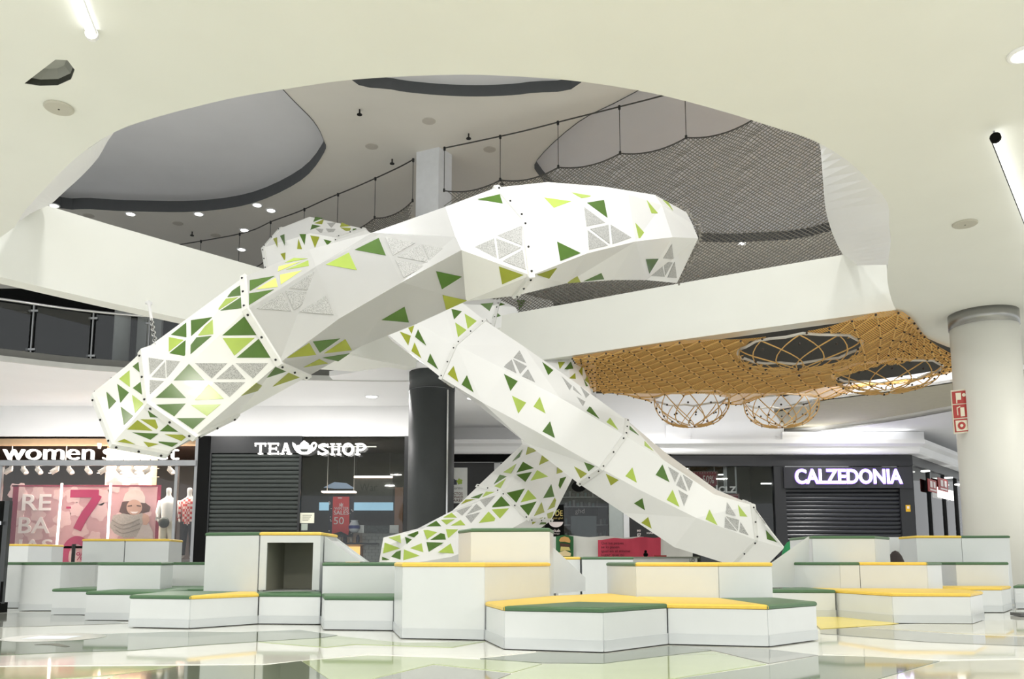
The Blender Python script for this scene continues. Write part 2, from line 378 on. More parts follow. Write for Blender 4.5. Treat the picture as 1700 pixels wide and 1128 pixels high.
t = thing('column', 'white round column with a steel collar at right', 'column', (RX, RY, 0)); R = .47
MB().lathe((RX, RY, 0), [(R, 0), (R, Z - .22)], 48).build('shaft', COLW, t, True)
MB().lathe((RX, RY, 0), [(R + .012, Z - .22), (R + .012, Z - .001)], 48).build('collar', mat('satin steel collar', (160, 160, 158), .3, .85), t, True)

# ---- ground floor shop line, bulkheads
YS = 20.2; YR = 23.5; ZS = P(400, 725, YS).z
def zy(py, Y): return P(850, py, Y).z
xL = -22; xM = P(690, 700, YS).x
b = MB(); b.box((xL, YS - .02, ZS), (xM, YS + .3, Z + .3)); struct(b.build('wall_back', WHITE2))
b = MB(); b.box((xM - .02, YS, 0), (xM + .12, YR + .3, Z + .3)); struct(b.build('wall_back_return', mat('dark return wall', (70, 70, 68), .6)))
# soffit from the balcony edge to the shops, left
edge = [PZ(a, b_, Z) for a, b_ in ((-300, 570), (-100, 590), (0, 600), (100, 611), (200, 619), (330, 626), (450, 630), (560, 633), (640, 634), (700, 634))]
ed = [(p.x, p.y) for p in spline([(p.x, p.y, 0) for p in edge], 3)]
b = MB(); b.prism(ed + [(xM, YS + .2), (xL, YS + .2)] if ed[-1][0] > ed[0][0] else ed, Z, Z + .12); struct(b.build('ceiling_shop_left', WHITE2))
struct(ribbon('trim_2', ed, Z - .002, Z + .1, -.06, mat('pale slab edge', (200, 200, 196), .6)))
struct(ribbon('trim_3', ed, Z + .1, Z + .24, -.02, mat('grey slab edge', (110, 110, 106), .6)))
b = MB(); b.prism([(xM - 1.4, 16.9), (xM - .2, 16.2), (1.6, 15.75), (1.95, 19.2), (2.0, YR + .2), (xM - 1.4, YR + .2)], Z + .012, Z + .12); struct(b.build('ceiling_shop_middle', WHITE2))
# right bulkhead and cornice
zc0, zc1, zc2 = zy(756, YR), zy(745, YR), zy(735, YR)
x0, xC = P(752, 700, YR).x - 1.2, P(1510, 762, YR).x
XB = P(1302, 700, YR).x
b = MB(); b.box((x0, YR + .05, zc2), (XB, YR + .3, zy(653, YR))); struct(b.build('wall_bulkhead_right', WHITE2))
prof = [(YR - .35, zc0), (YR - .4, zc0 + .05), (YR - .45, zc1), (YR - .62, zc1 + .06), (YR - .62, zc2), (YR + .1, zc2), (YR + .1, zc0)]
CE = [(x0, 0), (xC, 0)]
e1 = P(1625, 797, 30.5); xE, yE = e1.x, 30.5
dirv = Vector((xE - xC, yE - YR, 0)).normalized(); nrm = Vector((dirv.y, -dirv.x, 0))
v = []; n = len(prof)
for x in (x0,): v += [(x, y, z) for y, z in prof]
mit = (Vector((0, -1, 0)) + Vector((-dirv.y, dirv.x, 0)) * -1)
for y, z in prof:
    o_ = YR - y; v.append((xC + o_ * .25, y, z))
for y, z in prof:
    o_ = YR - y; q = Vector((xE, yE, 0)) + Vector((dirv.y, -dirv.x, 0)) * o_; v.append((q.x, q.y, z))
f = []
for s in (0, n):
    for i in range(n): f.append((s + i, s + (i + 1) % n, s + n + (i + 1) % n, s + n + i))
struct(obj('trim_4', v, f, WHITE2))
b = MB(); b.box((P(1105, 720, YR).x, YR - .02, zy(733, YR)), (P(1146, 720, YR).x, YR + .06, zy(706, YR))); struct(b.build('trim_5', WHITE2))
# curved slab edges and soffits on the right
e_a = [PZ(a, c, Z) for a, c in ((1285, 684), (1350, 667), (1430, 656), (1520, 644), (1600, 632), (1720, 616))]
e_b = [PZ(a, c, Z) for a, c in ((1303, 714), (1380, 706), (1480, 692), (1580, 674), (1720, 652))]
ea = [(p.x, p.y) for p in spline([(p.x, p.y, 0) for p in e_a], 4)]; eb = [(p.x, p.y) for p in spline([(p.x, p.y, 0) for p in e_b], 4)]
struct(ribbon('trim_6', ea, Z, Z + .3, .1, WHITE2))
b = MB(); b.prism(ea + eb[::-1], Z, Z + .06); struct(b.build('ceiling_curved', mat('soffit plaster with shade painted in', (196, 190, 170), .7)))  # white soffit toned darker, its shade put into the plaster colour
struct(ribbon('trim_7', eb, Z - .12, Z, .06, WHITE2))
b = MB(); b.prism(eb + [(24, 30), (24, 40), (6, 40), (XB, YR + .1)], Z - .12, Z - .06); struct(b.build('ceiling_shop_right', WHITE2))
b = MB(); b.box((XB - .1, YR - .1, zy(739, YR)), (xC + .4, YR + .3, zy(718, YR))); struct(b.build('trim_8', WHITE2))
# balcony behind: glass rail, dark rooms
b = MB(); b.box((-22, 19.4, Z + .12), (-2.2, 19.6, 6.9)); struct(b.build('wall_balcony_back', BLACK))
b = MB(); b.prism(ed + [(xM, 19.4), (xL, 19.4)], Z + .12, Z + .2); struct(b.build('floor_balcony', GREYW))
rail = [(x, y) for x, y in ed if -13 < x < -3.0]
t = thing('balcony_railing', 'glass balcony railing with a steel handrail in front of the dark upper rooms', 'railing', (rail[0][0], rail[0][1] + .06, Z + .2))
zr0 = Z + .24; zr1 = zy(530, 16.9)
MB().tube([(x, y + .08, zr1) for x, y in rail], .028, 8).build('handrail', CHROME, t, True)
def along(path, s):
    acc = 0
    for i in range(len(path) - 1):
        a, b_ = Vector(path[i]), Vector(path[i + 1]); L = (b_ - a).length
        if acc + L >= s: return a + (b_ - a) * ((s - acc) / L)
        acc += L
    return Vector(path[-1])
plen = sum((Vector(rail[i + 1]) - Vector(rail[i])).length for i in range(len(rail) - 1))
npn = 9
for i in range(npn + 1):
    q = along(rail, plen * i / npn)
    b = MB(); b.box((q.x - .012, q.y + .07, zr0), (q.x + .012, q.y + .1, zr1)); b.box((q.x - .09, q.y + .06, zr1 - .16), (q.x + .09, q.y + .075, zr1 - .12)); b.box((q.x - .09, q.y + .06, zr0 + .05), (q.x + .09, q.y + .075, zr0 + .09)); b.build('post', GREYM, t)
    if i < npn:
        q2 = along(rail, plen * (i + 1) / npn); d = (q2 - q).normalized()
        MB().slab([(q.x + d.x * .05, q.y + d.y * .05 + .085, zr0 + .02), (q2.x - d.x * .05, q2.y - d.y * .05 + .085, zr0 + .02), (q2.x - d.x * .05, q2.y - d.y * .05 + .085, zr1 - .05), (q.x + d.x * .05, q.y + d.y * .05 + .085, zr1 - .05)], (0, .012, 0)).build('glass_panel', GLASS, t)
pa, pb, pc_ = P(187, 600, 18.2), P(212, 600, 18.2), P(268, 600, 18.6)
t = thing('column', 'grey round column behind the balcony glass at left', 'column', ((pa.x + pb.x) / 2, 18.2, Z + .2)); MB().lathe(((pa.x + pb.x) / 2, 18.2, Z + .2), [(.17, 0), (.17, 2.4)], 20).build('shaft', GREYW, t, True)
b = MB(); b.box((pb.x + .03, 18.5, Z + .2), (pc_.x, 18.6, 6.6)); tag(b.build('partition_panel', GREYW), 'flat grey partition panel beside the grey column behind the balcony glass', 'panel')
#SECTION2
# ================================================================= SLIDE TUBES
def hexring(pts, Y, d=None):
    if not isinstance(Y, (tuple, list)):
        R = (P(*pts[0], Y) - P(*pts[3], Y)).length / 2; dd = (.8, .8) if d is None else d
        Y = (Y, Y - dd[0] * R, Y - dd[1] * R, Y)
    T, A, B, S_ = [P(*p, y) for p, y in zip(pts, Y)]
    c = (T + S_) / 2
    return [T, A, B, S_, c * 2 - A, c * 2 - B], c
bolt_me = None
def bolt_at(p, nrm, parent):
    global bolt_me
    if bolt_me is None:
        m = MB(); m.lathe((0, 0, 0), [(.012, 0), (.012, .006), (.008, .013)], 7); o = m.build('bolt', BOLT); bolt_me = o.data; bpy.data.objects.remove(o)
    o = bpy.data.objects.new('bolt', bolt_me); C.objects.link(o)
    par_loc = LOC[parent.name]; o.parent = parent
    o.matrix_local = Matrix.Translation(p - par_loc) @ nrm.to_track_quat('Z', 'Y').to_matrix().to_4x4()
def make_tube(name, label, rings, flanges, panels, mouth=()):
    """rings: (four pixel corners, depth); flanges: indices of bolted joints; panels: coloured sheets"""
    R = [hexring(r[0], r[1], r[2] if len(r) > 2 else None) for r in rings]
    root = thing(name, label, 'slide', (R[-1][1].x, R[-1][1].y, 0))
    verts = [v for r, c in R for v in r]; faces = []; secs = []; cuts = [0] + [f for f in flanges if 0 < f < len(R) - 1] + [len(R) - 1]
    for a, b in zip(cuts[:-1], cuts[1:]):
        fs = []
        for i in range(a, b):
            for k in range(6):
                p, q = i * 6 + k, i * 6 + (k + 1) % 6; r, s = p + 6, q + 6
                fs += [(p, r, q), (q, r, s)] if (i + k) % 2 else [(p, r, s), (p, s, q)]
        used = sorted({i for f in fs for i in f}); ix = {u: j for j, u in enumerate(used)}
        o = obj('tube_section', [verts[u] for u in used], [tuple(ix[i] for i in f) for f in fs], TUBE, root)
        md = o.modifiers.new('wall', 'SOLIDIFY'); md.thickness = .02; md.offset = 0
        faces += fs
    bvh = BVHTree.FromPolygons(verts, faces)
    for fi in flanges:
        c = R[fi][1]; a = R[min(fi + 1, len(R) - 1)][1]; b = R[max(fi - 1, 0)][1]; n = (a - b).normalized()
        # plane normal of the ring, so that the collar is square to its own section
        rn = (R[fi][0][0] - c).cross(R[fi][0][2] - c).normalized(); rn = rn if rn.dot(n) > 0 else -rn
        n = (n + rn).normalized(); v = []
        for k in range(6):
            p = R[fi][0][k]; o_ = c + (p - c) * 1.065; i_ = c + (p - c) * .985
            v += [o_ + n * .03, o_ - n * .03, i_ + n * .035, i_ - n * .035]
        f = []
        for k in range(6):
            m = (k + 1) % 6
            f += [(4 * k, 4 * m, 4 * m + 1, 4 * k + 1), (4 * k, 4 * k + 2, 4 * m + 2, 4 * m), (4 * k + 1, 4 * m + 1, 4 * m + 3, 4 * k + 3), (4 * k + 2, 4 * k + 3, 4 * m + 3, 4 * m + 2)]
        fo = obj('flange', v, f, FLG, root)
        for k in range(6):
            a_, b_ = c + (R[fi][0][k] - c) * 1.065, c + (R[fi][0][(k + 1) % 6] - c) * 1.065
            nn = (a_ - b_).cross(n).normalized(); nn = nn if nn.dot((a_ + b_) / 2 - c) > 0 else -nn
            for tt in (.1, .5, .9): bolt_at(a_.lerp(b_, tt), nn, fo)
    M = {'D': GD, 'L': GL, 'Y': GY, 'O': GO, 'P': PERF}
    seen = 0
    for (ox, oy, sc), L in panels:
        for it in L:
            q = [(ox + x / sc, oy + y / sc) for x, y in it[1:]]
            cx, cy = sum(p[0] for p in q) / 3, sum(p[1] for p in q) / 3
            h = bvh.ray_cast(EY, ray(cx, cy).normalized())
            if h[0] is None: continue
            n = h[1]; n = n if n.dot(ray(cx, cy)) < 0 else -n
            W = []
            for p in q:
                d = ray(*p); dn = d.dot(n)
                if abs(dn) < 1e-4: break
                W.append(EY + d * ((h[0] - EY).dot(n) / dn))
            if len(W) < 3 or max((W[i] - W[i - 1]).length for i in range(3)) > 1.5: continue
            W = [x + n * .009 for x in W]
            MB().slab(W, n * .0035).build('perforated_panel' if it[0] == 'P' else 'window_panel', M[it[0]], root); seen += 1
    # sheets on the far side, in the same pattern
    rnd = random.Random(3)
    for f in faces:
        a, b, c_ = [verts[i] for i in f]; g = (a + b + c_) / 3; n = (b - a).cross(c_ - a).normalized()
        ctr = R[f[0] // 6][1].lerp(R[min(f[0] // 6 + 1, len(R) - 1)][1], .5); n = n if n.dot(g - ctr) > 0 else -n
        if n.dot(g - EY) > .15 and rnd.random() < .4:
            W = [g + (x - g) * .42 + n * .014 for x in (a, b, c_)]; MB().slab(W, n * .007).build('window_panel', rnd.choice([GD, GL, GO]), root)
    return root
A = (140, 560, 4.903); B_ = (230, 430, 4.99); C_ = (490, 330, 4.24); D_ = (790, 280, 4.24); E_ = (640, 480, 4.99); F_ = (800, 580, 4.99); G_ = (960, 700, 4.7); H_ = (620, 730, 4.7); I_ = (400, 300, 4.9)
pan1 = [(A, [('L', (290, 345), (375, 275), (378, 412)), ('D', (275, 385), (370, 455), (300, 538)), ('D', (187, 448), (267, 525), (208, 590)), ('D', (400, 245), (470, 190), (473, 305)),
 ('D', (402, 420), (478, 360), (487, 482)), ('L', (397, 475), (490, 545), (420, 622)), ('D', (305, 570), (405, 645), (330, 720)), ('D', (545, 572), (648, 655), (455, 650)), ('O', (437, 675), (560, 762), (352, 752)),
 ('O', (460, 668), (660, 672), (590, 750)), ('D', (705, 692), (815, 772), (620, 765)), ('D', (395, 775), (608, 785), (543, 835)), ('O', (660, 790), (855, 795), (795, 845)), ('D', (570, 845), (770, 860), (720, 893)), ('O', (485, 850), (610, 870), (525, 895)), ('O', (275, 850), (330, 828), (420, 873)),
 ('D', (855, 220), (982, 352), (730, 355)), ('D', (715, 378), (832, 498), (583, 497)), ('L', (1015, 385), (1138, 505), (902, 515)), ('D', (588, 552), (828, 543), (735, 648)), ('L', (870, 555), (1112, 550), (1000, 645)), ('D', (755, 662), (990, 660), (885, 752)),
 ('P', (905, 215), (1165, 215), (1040, 340)), ('P', (1210, 225), (1315, 345), (1075, 345)), ('P', (1235, 215), (1495, 215), (1375, 340)), ('P', (1055, 370), (1310, 370), (1185, 490))]),
 (B_, [('P', (90, 825), (215, 845), (100, 965)), ('P', (235, 845), (370, 858), (240, 990)), ('P', (115, 985), (225, 860), (230, 995)), ('P', (100, 1010), (215, 1020), (100, 1128)),
 ('D', (275, 635), (400, 535), (402, 655)), ('L', (257, 655), (378, 678), (257, 775)), ('D', (262, 788), (395, 680), (392, 812)), ('D', (440, 515), (615, 490), (442, 645)), ('L', (620, 510), (625, 630), (468, 645)), ('D', (440, 662), (612, 645), (438, 795)),
 ('D', (693, 330), (858, 220), (858, 308)), ('L', (668, 345), (830, 325), (670, 430)), ('D', (685, 435), (858, 322), (858, 415)), ('D', (878, 480), (980, 635), (697, 638)), ('L', (700, 660), (965, 658), (797, 805)), ('D', (998, 665), (1098, 822), (815, 822)),
 ('D', (1140, 875), (1235, 922), (997, 998)), ('O', (1250, 930), (1335, 975), (1108, 1052)), ('O', (970, 1022), (1062, 1065), (845, 1128)), ('D', (925, 185), (1130, 150), (925, 275)), ('Y', (1140, 165), (1157, 240), (980, 260)), ('D', (920, 295), (1125, 262), (920, 390)),
 ('Y', (1175, 140), (1355, 105), (1182, 220)), ('Y', (1165, 70), (1345, 30), (1158, 112)), ('L', (1225, 98), (1410, 20), (1415, 65)), ('L', (1215, 40), (1290, 0), (1405, 5)),
 ('P', (1455, 110), (1525, 272), (1245, 248)), ('P', (1195, 285), (1265, 438), (980, 415)), ('P', (1215, 270), (1500, 290), (1288, 428)), ('P', (1555, 312), (1620, 468), (1335, 445)),
 ('D', (1440, 680), (1665, 655), (1497, 772)), ('O', (1410, 692), (1468, 790), (1225, 815)), ('O', (1495, 825), (1567, 860), (1363, 893))]),
 (C_, [('O', (350, 985), (395, 1062), (200, 1085)), ('D', (190, 1115), (380, 1085), (300, 1140)), ('L', (380, 385), (437, 508), (218, 470)), ('D', (590, 282), (640, 405), (422, 365)), ('P', (637, 280), (845, 318), (690, 405)), ('P', (880, 330), (935, 455), (722, 415)),
 ('P', (898, 330), (1105, 370), (948, 450)), ('P', (708, 438), (918, 480), (765, 562)), ('L', (952, 190), (1067, 318), (905, 290)), ('D', (1283, 10), (1440, -25), (1462, 40)), ('P', (1400, 285), (1420, 425), (1235, 358)), ('P', (1415, 285), (1590, 350), (1435, 428)), ('P', (1425, 265), (1595, 195), (1600, 335)), ('P', (1460, 445), (1600, 365), (1625, 505)),
 ('D', (988, 508), (1170, 547), (1030, 635)), ('O', (1035, 675), (1208, 713), (1060, 780)), ('D', (768, 757), (798, 867), (607, 850)), ('O', (1437, 475), (1610, 535), (1460, 600))]),
 (D_, [('L', (480, 210), (670, 237), (548, 283)), ('L', (670, 175), (835, 203), (740, 215)), ('D', (778, 245), (897, 225), (922, 350)), ('L', (1197, 225), (1278, 320), (1232, 318)), ('L', (1312, 225), (1350, 240), (1385, 300)), ('L', (1118, 387), (1207, 485), (1142, 495)),
 ('D', (570, 520), (735, 600), (593, 655)), ('P', (757, 275), (905, 385), (775, 410)), ('P', (800, 430), (928, 400), (938, 535)), ('P', (945, 400), (1090, 490), (957, 535)), ('P', (783, 440), (925, 545), (793, 575)), ('O', (428, 743), (567, 695), (512, 770)), ('O', (705, 740), (733, 795), (640, 803)), ('D', (880, 732), (900, 775), (755, 790)),
 ('D', (1192, 635), (1282, 632), (1217, 737)), ('P', (1375, 530), (1388, 635), (1315, 630)), ('P', (1300, 650), (1325, 760), (1228, 755)), ('P', (1320, 655), (1380, 660), (1330, 750)), ('P', (1395, 655), (1410, 770), (1345, 765))])]
ring1 = [([(157, 658), (188, 737), (275, 753), (335, 693)], 8.45), ([(236, 586), (246, 671), (322, 724), (391, 690)], 8.35), ([(405, 462), (409, 516), (463, 603), (510, 624)], 8.4),
 ([(514, 416), (525, 444), (563, 529), (600, 573)], 8.45, (.45, .95)), ([(618, 388), (629, 391), (667, 469), (690, 537)], 8.5, (.45, .95)), ([(740, 345), (756, 394), (766, 416), (773, 499)], 8.55, (.55, .8)), ([(825, 313), (869, 364), (881, 457), (855, 490)], 8.65, (.45, .95)),
 ([(910, 304), (966, 335), (973, 421), (941, 469)], 8.95, (.45, .95)), ([(1000, 311), (1042, 324), (1054, 401), (1016, 464)], 9.6, (.45, .95)), ([(1087, 325), (1098, 342), (1115, 394), (1073, 464)], 10.3, (.45, .95)), ([(1140, 354), (1148, 372), (1158, 396), (1124, 469)], 11.0, (.4, .5))]
slide1 = make_tube('tube_slide', 'large white faceted tube slide crossing high through the ceiling opening, with green triangles', ring1[::-1], [10, 9, 8, 4], pan1)
pan2 = [(E_, [('D', (545, 170), (632, 190), (568, 258)), ('L', (655, 210), (755, 270), (680, 335)), ('L', (577, 283), (670, 345), (600, 405)), ('O', (190, 325), (240, 305), (218, 375)), ('O', (120, 355), (212, 390), (190, 470)), ('D', (272, 337), (340, 473), (247, 400)), ('O', (243, 445), (300, 578), (217, 517)),
 ('D', (373, 537), (440, 670), (348, 605)), ('O', (567, 640), (607, 775), (517, 708)), ('D', (677, 717), (733, 860), (633, 795)), ('D', (983, 707), (1097, 767), (1037, 848)), ('L', (1050, 888), (1167, 945), (1102, 1035)), ('L', (1280, 898), (1328, 1035), (1228, 978)), ('D', (1297, 610), (1388, 678), (1347, 720)),
 ('P', (1110, 515), (1165, 620), (1060, 575)), ('P', (1045, 590), (1085, 705), (975, 650)), ('P', (1055, 585), (1170, 645), (1115, 710)), ('P', (1180, 670), (1240, 780), (1130, 730))]),
 (F_, [('P', (660, 230), (745, 310), (725, 345)), ('P', (755, 310), (825, 390), (755, 340)), ('P', (785, 400), (855, 440), (835, 480)), ('P', (815, 315), (890, 380), (860, 410)), ('D', (893, 475), (972, 583), (865, 517)), ('L', (1060, 573), (1128, 675), (1030, 610)), ('D', (1222, 640), (1300, 720), (1222, 672)), ('L', (1345, 765), (1420, 850), (1345, 805)),
 ('D', (567, 600), (607, 740), (503, 685)), ('D', (842, 915), (938, 970), (887, 1012)), ('O', (768, 970), (875, 1030), (822, 1070)), ('O', (1030, 1030), (1137, 1083), (1072, 1128)), ('L', (1248, 983), (1285, 1110), (1190, 1055)), ('D', (1497, 957), (1555, 1105), (1440, 1045))]),
 (G_, [('P', (700, 355), (785, 405), (755, 480)), ('P', (800, 420), (850, 550), (765, 500)), ('P', (815, 415), (895, 470), (865, 545)), ('P', (780, 535), (857, 580), (825, 665)), ('L', (737, 535), (790, 670), (690, 615)), ('D', (503, 597), (522, 690), (438, 637)), ('O', (548, 745), (575, 835), (495, 790)), ('L', (1023, 687), (1087, 812), (993, 765)),
 ('P', (1160, 630), (1230, 738), (1150, 720)), ('P', (1145, 745), (1240, 860), (1140, 830)), ('P', (1150, 740), (1255, 770), (1245, 855)), ('P', (1265, 785), (1330, 890), (1255, 865)), ('L', (1245, 650), (1320, 745), (1260, 740)), ('D', (1465, 847), (1555, 945), (1475, 920))]),
 (I_, [('D', (605, 300), (668, 310), (588, 342)), ('O', (675, 320), (660, 360), (595, 352)), ('D', (580, 362), (648, 375), (565, 405)), ('O', (820, 345), (890, 375), (805, 382)), ('O', (810, 387), (895, 390), (880, 432)), ('D', (915, 385), (965, 410), (905, 422)), ('D', (478, 437), (532, 437), (520, 525)), ('O', (470, 475), (500, 560), (460, 558)),
 ('O', (567, 448), (640, 460), (605, 550)), ('D', (675, 480), (740, 495), (705, 530)), ('O', (265, 478), (297, 465), (300, 550)), ('D', (320, 455), (357, 440), (360, 535)), ('O', (325, 598), (365, 587), (362, 660)), ('P', (700, 350), (775, 345), (735, 390)), ('P', (690, 395), (770, 400), (730, 455)), ('P', (605, 395), (670, 400), (655, 440))])]
ring2 = [([(466, 380), (438, 412), (443, 446), (480, 462)], 14.6), ([(514, 361), (516, 388), (524, 445), (535, 470)], 14.4), ([(604, 381), (560, 396), (556, 440), (590, 480)], 14.2), ([(655, 412), (605, 445), (580, 482), (600, 512)], 14.1), ([(724, 470), (664, 520), (638, 550), (652, 566)], 13.8),
 ([(804, 533), (757, 573), (733, 627), (752, 640)], 13.3), ([(870, 577), (841, 616), (801, 668), (798, 675)], 12.9), ([(950, 633), (929, 661), (888, 715), (874, 735)], 12.45), ([(1040, 699), (1037, 724), (998, 778), (962, 803)], 12.0),
 ([(1107, 755), (1100, 764), (1063, 814), (1035, 851)], 11.7), ([(1190, 815), (1185, 822), (1156, 860), (1120, 908)], 11.4), ([(1236, 834), (1249, 840), (1256, 897), (1215, 938)], 11.2), ([(1252, 848), (1273, 874), (1302, 910), (1262, 950)], 11.0)]
slide2 = make_tube('tube_slide', 'long straight white tube slide running down to the right, ending behind the yellow padded block', ring2, [0, 2, 5, 8, 11], pan2)
pan3 = [(H_, [('D', (1165, 178), (1250, 228), (1115, 262)), ('D', (1115, 280), (1235, 258), (1185, 335)), ('L', (1275, 242), (1360, 293), (1222, 325)), ('O', (1317, 115), (1387, 160), (1290, 205)), ('O', (1205, 62), (1282, 90), (1190, 125)), ('D', (1165, 80), (1140, 140), (1085, 175)), ('L', (1115, 195), (1075, 270), (1015, 260)), ('D', (987, 280), (1040, 293), (940, 355)), ('L', (1035, 310), (993, 385), (945, 370)),
 ('D', (1037, 420), (1178, 387), (1112, 497)), ('L', (1203, 395), (1270, 465), (1145, 495)), ('D', (1140, 520), (1270, 487), (1207, 598)), ('D', (1383, 350), (1407, 448), (1320, 460)), ('D', (1420, 315), (1502, 293), (1453, 388)), ('O', (1435, 205), (1500, 250), (1425, 270)), ('O', (1530, 285), (1580, 320), (1555, 355)), ('O', (1450, 405), (1530, 390), (1480, 485)), ('O', (1410, 455), (1440, 515), (1353, 553)), ('O', (1307, 490), (1330, 570), (1247, 600)), ('O', (1350, 580), (1450, 545), (1360, 635)), ('D', (1335, 605), (1345, 660), (1290, 662)), ('O', (1235, 630), (1320, 605), (1235, 662)),
 ('D', (995, 445), (1065, 520), (915, 535)), ('L', (920, 550), (1055, 540), (985, 620)), ('L', (895, 565), (965, 637), (818, 655)), ('P', (830, 475), (950, 440), (870, 530)), ('P', (800, 505), (845, 545), (725, 590)), ('P', (770, 515), (690, 597), (645, 560)), ('P', (715, 600), (830, 570), (760, 655)), ('D', (857, 425), (825, 465), (760, 460)), ('L', (945, 415), (850, 455), (880, 412)), ('O', (795, 470), (720, 475), (685, 510)),
 ('L', (607, 575), (648, 612), (540, 612)), ('L', (525, 630), (632, 625), (568, 668)), ('D', (487, 637), (527, 680), (410, 682)), ('L', (677, 630), (715, 672), (600, 675)), ('L', (210, 752), (218, 815), (120, 772)), ('D', (345, 715), (355, 780), (260, 747)), ('D', (243, 760), (332, 795), (258, 825)), ('L', (388, 712), (530, 705), (415, 782)), ('D', (548, 717), (562, 785), (442, 787)), ('L', (563, 703), (660, 705), (580, 775)),
 ('L', (85, 805), (207, 850), (72, 890)), ('D', (213, 867), (210, 940), (103, 905)), ('L', (375, 812), (388, 882), (285, 850)), ('L', (237, 860), (360, 910), (232, 945)), ('D', (412, 803), (548, 808), (430, 880)), ('L', (600, 815), (625, 893), (500, 885)), ('D', (65, 915), (127, 940), (65, 943))]),
 (F_, [('D', (650, 95), (685, 60), (720, 90)), ('O', (630, 110), (690, 110), (645, 170)), ('D', (680, 170), (735, 105), (755, 165)), ('O', (720, 245), (770, 200), (775, 250)), ('O', (800, 185), (830, 140), (830, 225)), ('O', (850, 260), (870, 220), (885, 290)), ('D', (840, 250), (878, 310), (860, 310))]),
 (E_, [('D', (785, 125), (895, 115), (862, 185)), ('D', (930, 110), (990, 132), (920, 150)), ('D', (905, 180), (955, 225), (885, 245)), ('D', (1085, 95), (1170, 95), (1108, 172))])]
ring3 = [([(760, 480), (740, 505), (730, 545), (745, 580)], 16.6), ([(838, 482), (826, 508), (818, 545), (828, 582)], 16.4), ([(915, 500), (895, 515), (890, 540), (868, 592)], 16.3, (.45, .45)), ([(958, 578), (942, 588), (880, 596), (848, 606)], 16.1), ([(981, 652), (950, 672), (890, 680), (850, 664)], 15.3), ([(976, 742), (937, 764), (892, 748), (868, 738)], 14.6),
 ([(914, 864), (877, 862), (832, 817), (794, 808)], 13.5), ([(818, 935), (800, 905), (757, 851), (752, 849)], 12.8), ([(765, 955), (748, 925), (699, 881), (694, 879)], 12.4), ([(690, 985), (628, 945), (633, 912), (637, 894)], 12.1)]
slide3 = make_tube('tube_slide', 'curving white tube slide densely set with green triangles, mouth at lower left behind the blocks', ring3, [1, 6], pan3)
# hanging chain
h0 = P(246, 505, 8.3 * 1.5); 
top = PZ(247, 502, Z); bot = P(258, 572, 8.35)
# ================================================================= PLAY BLOCKS
T1, T2, T3 = .2226, .4452, .678
def inset(poly, d):
    n = len(poly); out = []
    for i in range(n):
        a, b, c = Vector(poly[i - 1]), Vector(poly[i]), Vector(poly[(i + 1) % n])
        e1 = (b - a).normalized(); e2 = (c - b).normalized(); n1 = Vector((-e1.y, e1.x)); n2 = Vector((-e2.y, e2.x))
        m = (n1 + n2); m = m.normalized() if m.length > 1e-4 else n1
        k = d / max(.35, m.dot(n1)); q = b + m * k; out.append((q.x, q.y))
    return out
def ccw(poly):
    s = sum(poly[i][0] * poly[(i + 1) % len(poly)][1] - poly[(i + 1) % len(poly)][0] * poly[i][1] for i in range(len(poly)))
    return poly if s > 0 else poly[::-1]
def pad_mesh(poly, z, th):
    prof = [(.0, 0), (-.006, .004), (-.006, th * .65), (0, th * .9), (.008, th)]
    L = [[(p[0], p[1], z + h) for p in inset(poly, d)] for d, h in prof]; n = len(poly); v = [q for l in L for q in l]; f = []
    for i in range(len(L) - 1):
        for k in range(n): f.append((i * n + k, i * n + (k + 1) % n, (i + 1) * n + (k + 1) % n, (i + 1) * n + k))
    tr = tessellate_polygon([[Vector((p[0], p[1], 0)) for p in poly]]); o = (len(L) - 1) * n
    for t in tr: f.append(tuple(i + o for i in t))
    return v, f
def block(label, poly, z1, pads, z0=0, kick=True, name='play_block', group='play blocks of the stepped seating'):
    poly = ccw([(a * K, b * K) for a, b in poly]); cx = sum(p[0] for p in poly) / len(poly); cy = sum(p[1] for p in poly) / len(poly)
    t = thing(name, label, 'block', (cx, cy, z0), group)
    th = .026; core = inset(poly, .014); b = MB(); b.prism(core, z0 + .004, z1 - th); b.build('core', CORE, t)
    n = len(poly)
    for i in range(n):
        a, b_ = Vector(poly[i]), Vector(poly[(i + 1) % n]); d = (b_ - a)
        if d.length < .03: continue
        u = d.normalized(); nr = Vector((u.y, -u.x)); g = .0025
        a2, b2 = a + u * g, b_ - u * g
        m = MB(); m.slab([(a2.x, a2.y, z0 + .008), (b2.x, b2.y, z0 + .008), (b2.x, b2.y, z1 - th - .001), (a2.x, a2.y, z1 - th - .001)], (-nr.x * .012, -nr.y * .012, 0)); m.build('side_panel', LAM, t)
        if kick and z0 == 0 and nr.y < .5:
            k = nr * .005
            m = MB(); m.slab([(a2.x + k.x, a2.y + k.y, .006), (b2.x + k.x, b2.y + k.y, .006), (b2.x + k.x, b2.y + k.y, .062), (a2.x + k.x, a2.y + k.y, .062)], (-nr.x * .0045, -nr.y * .0045, 0)); m.build('kickboard', KICK, t)
    for q, col in pads:
        q = ccw([(a * K, b * K) for a, b in q]); v, f = pad_mesh(inset(q, .002), z1 - th, th); o = obj('seat_pad', v, f, PADG if col == 'g' else PADY, t)
        o['label'] = 'green padded top' if col == 'g' else 'yellow padded top'
    return t
def full(poly, col): return [(poly, col)]
p = [(-.31, 10.28), (-.08, 9.25), (.95, 8.92), (1.77, 9.8), (1.72, 11.82), (1.46, 12.95), (.56, 12.0)]
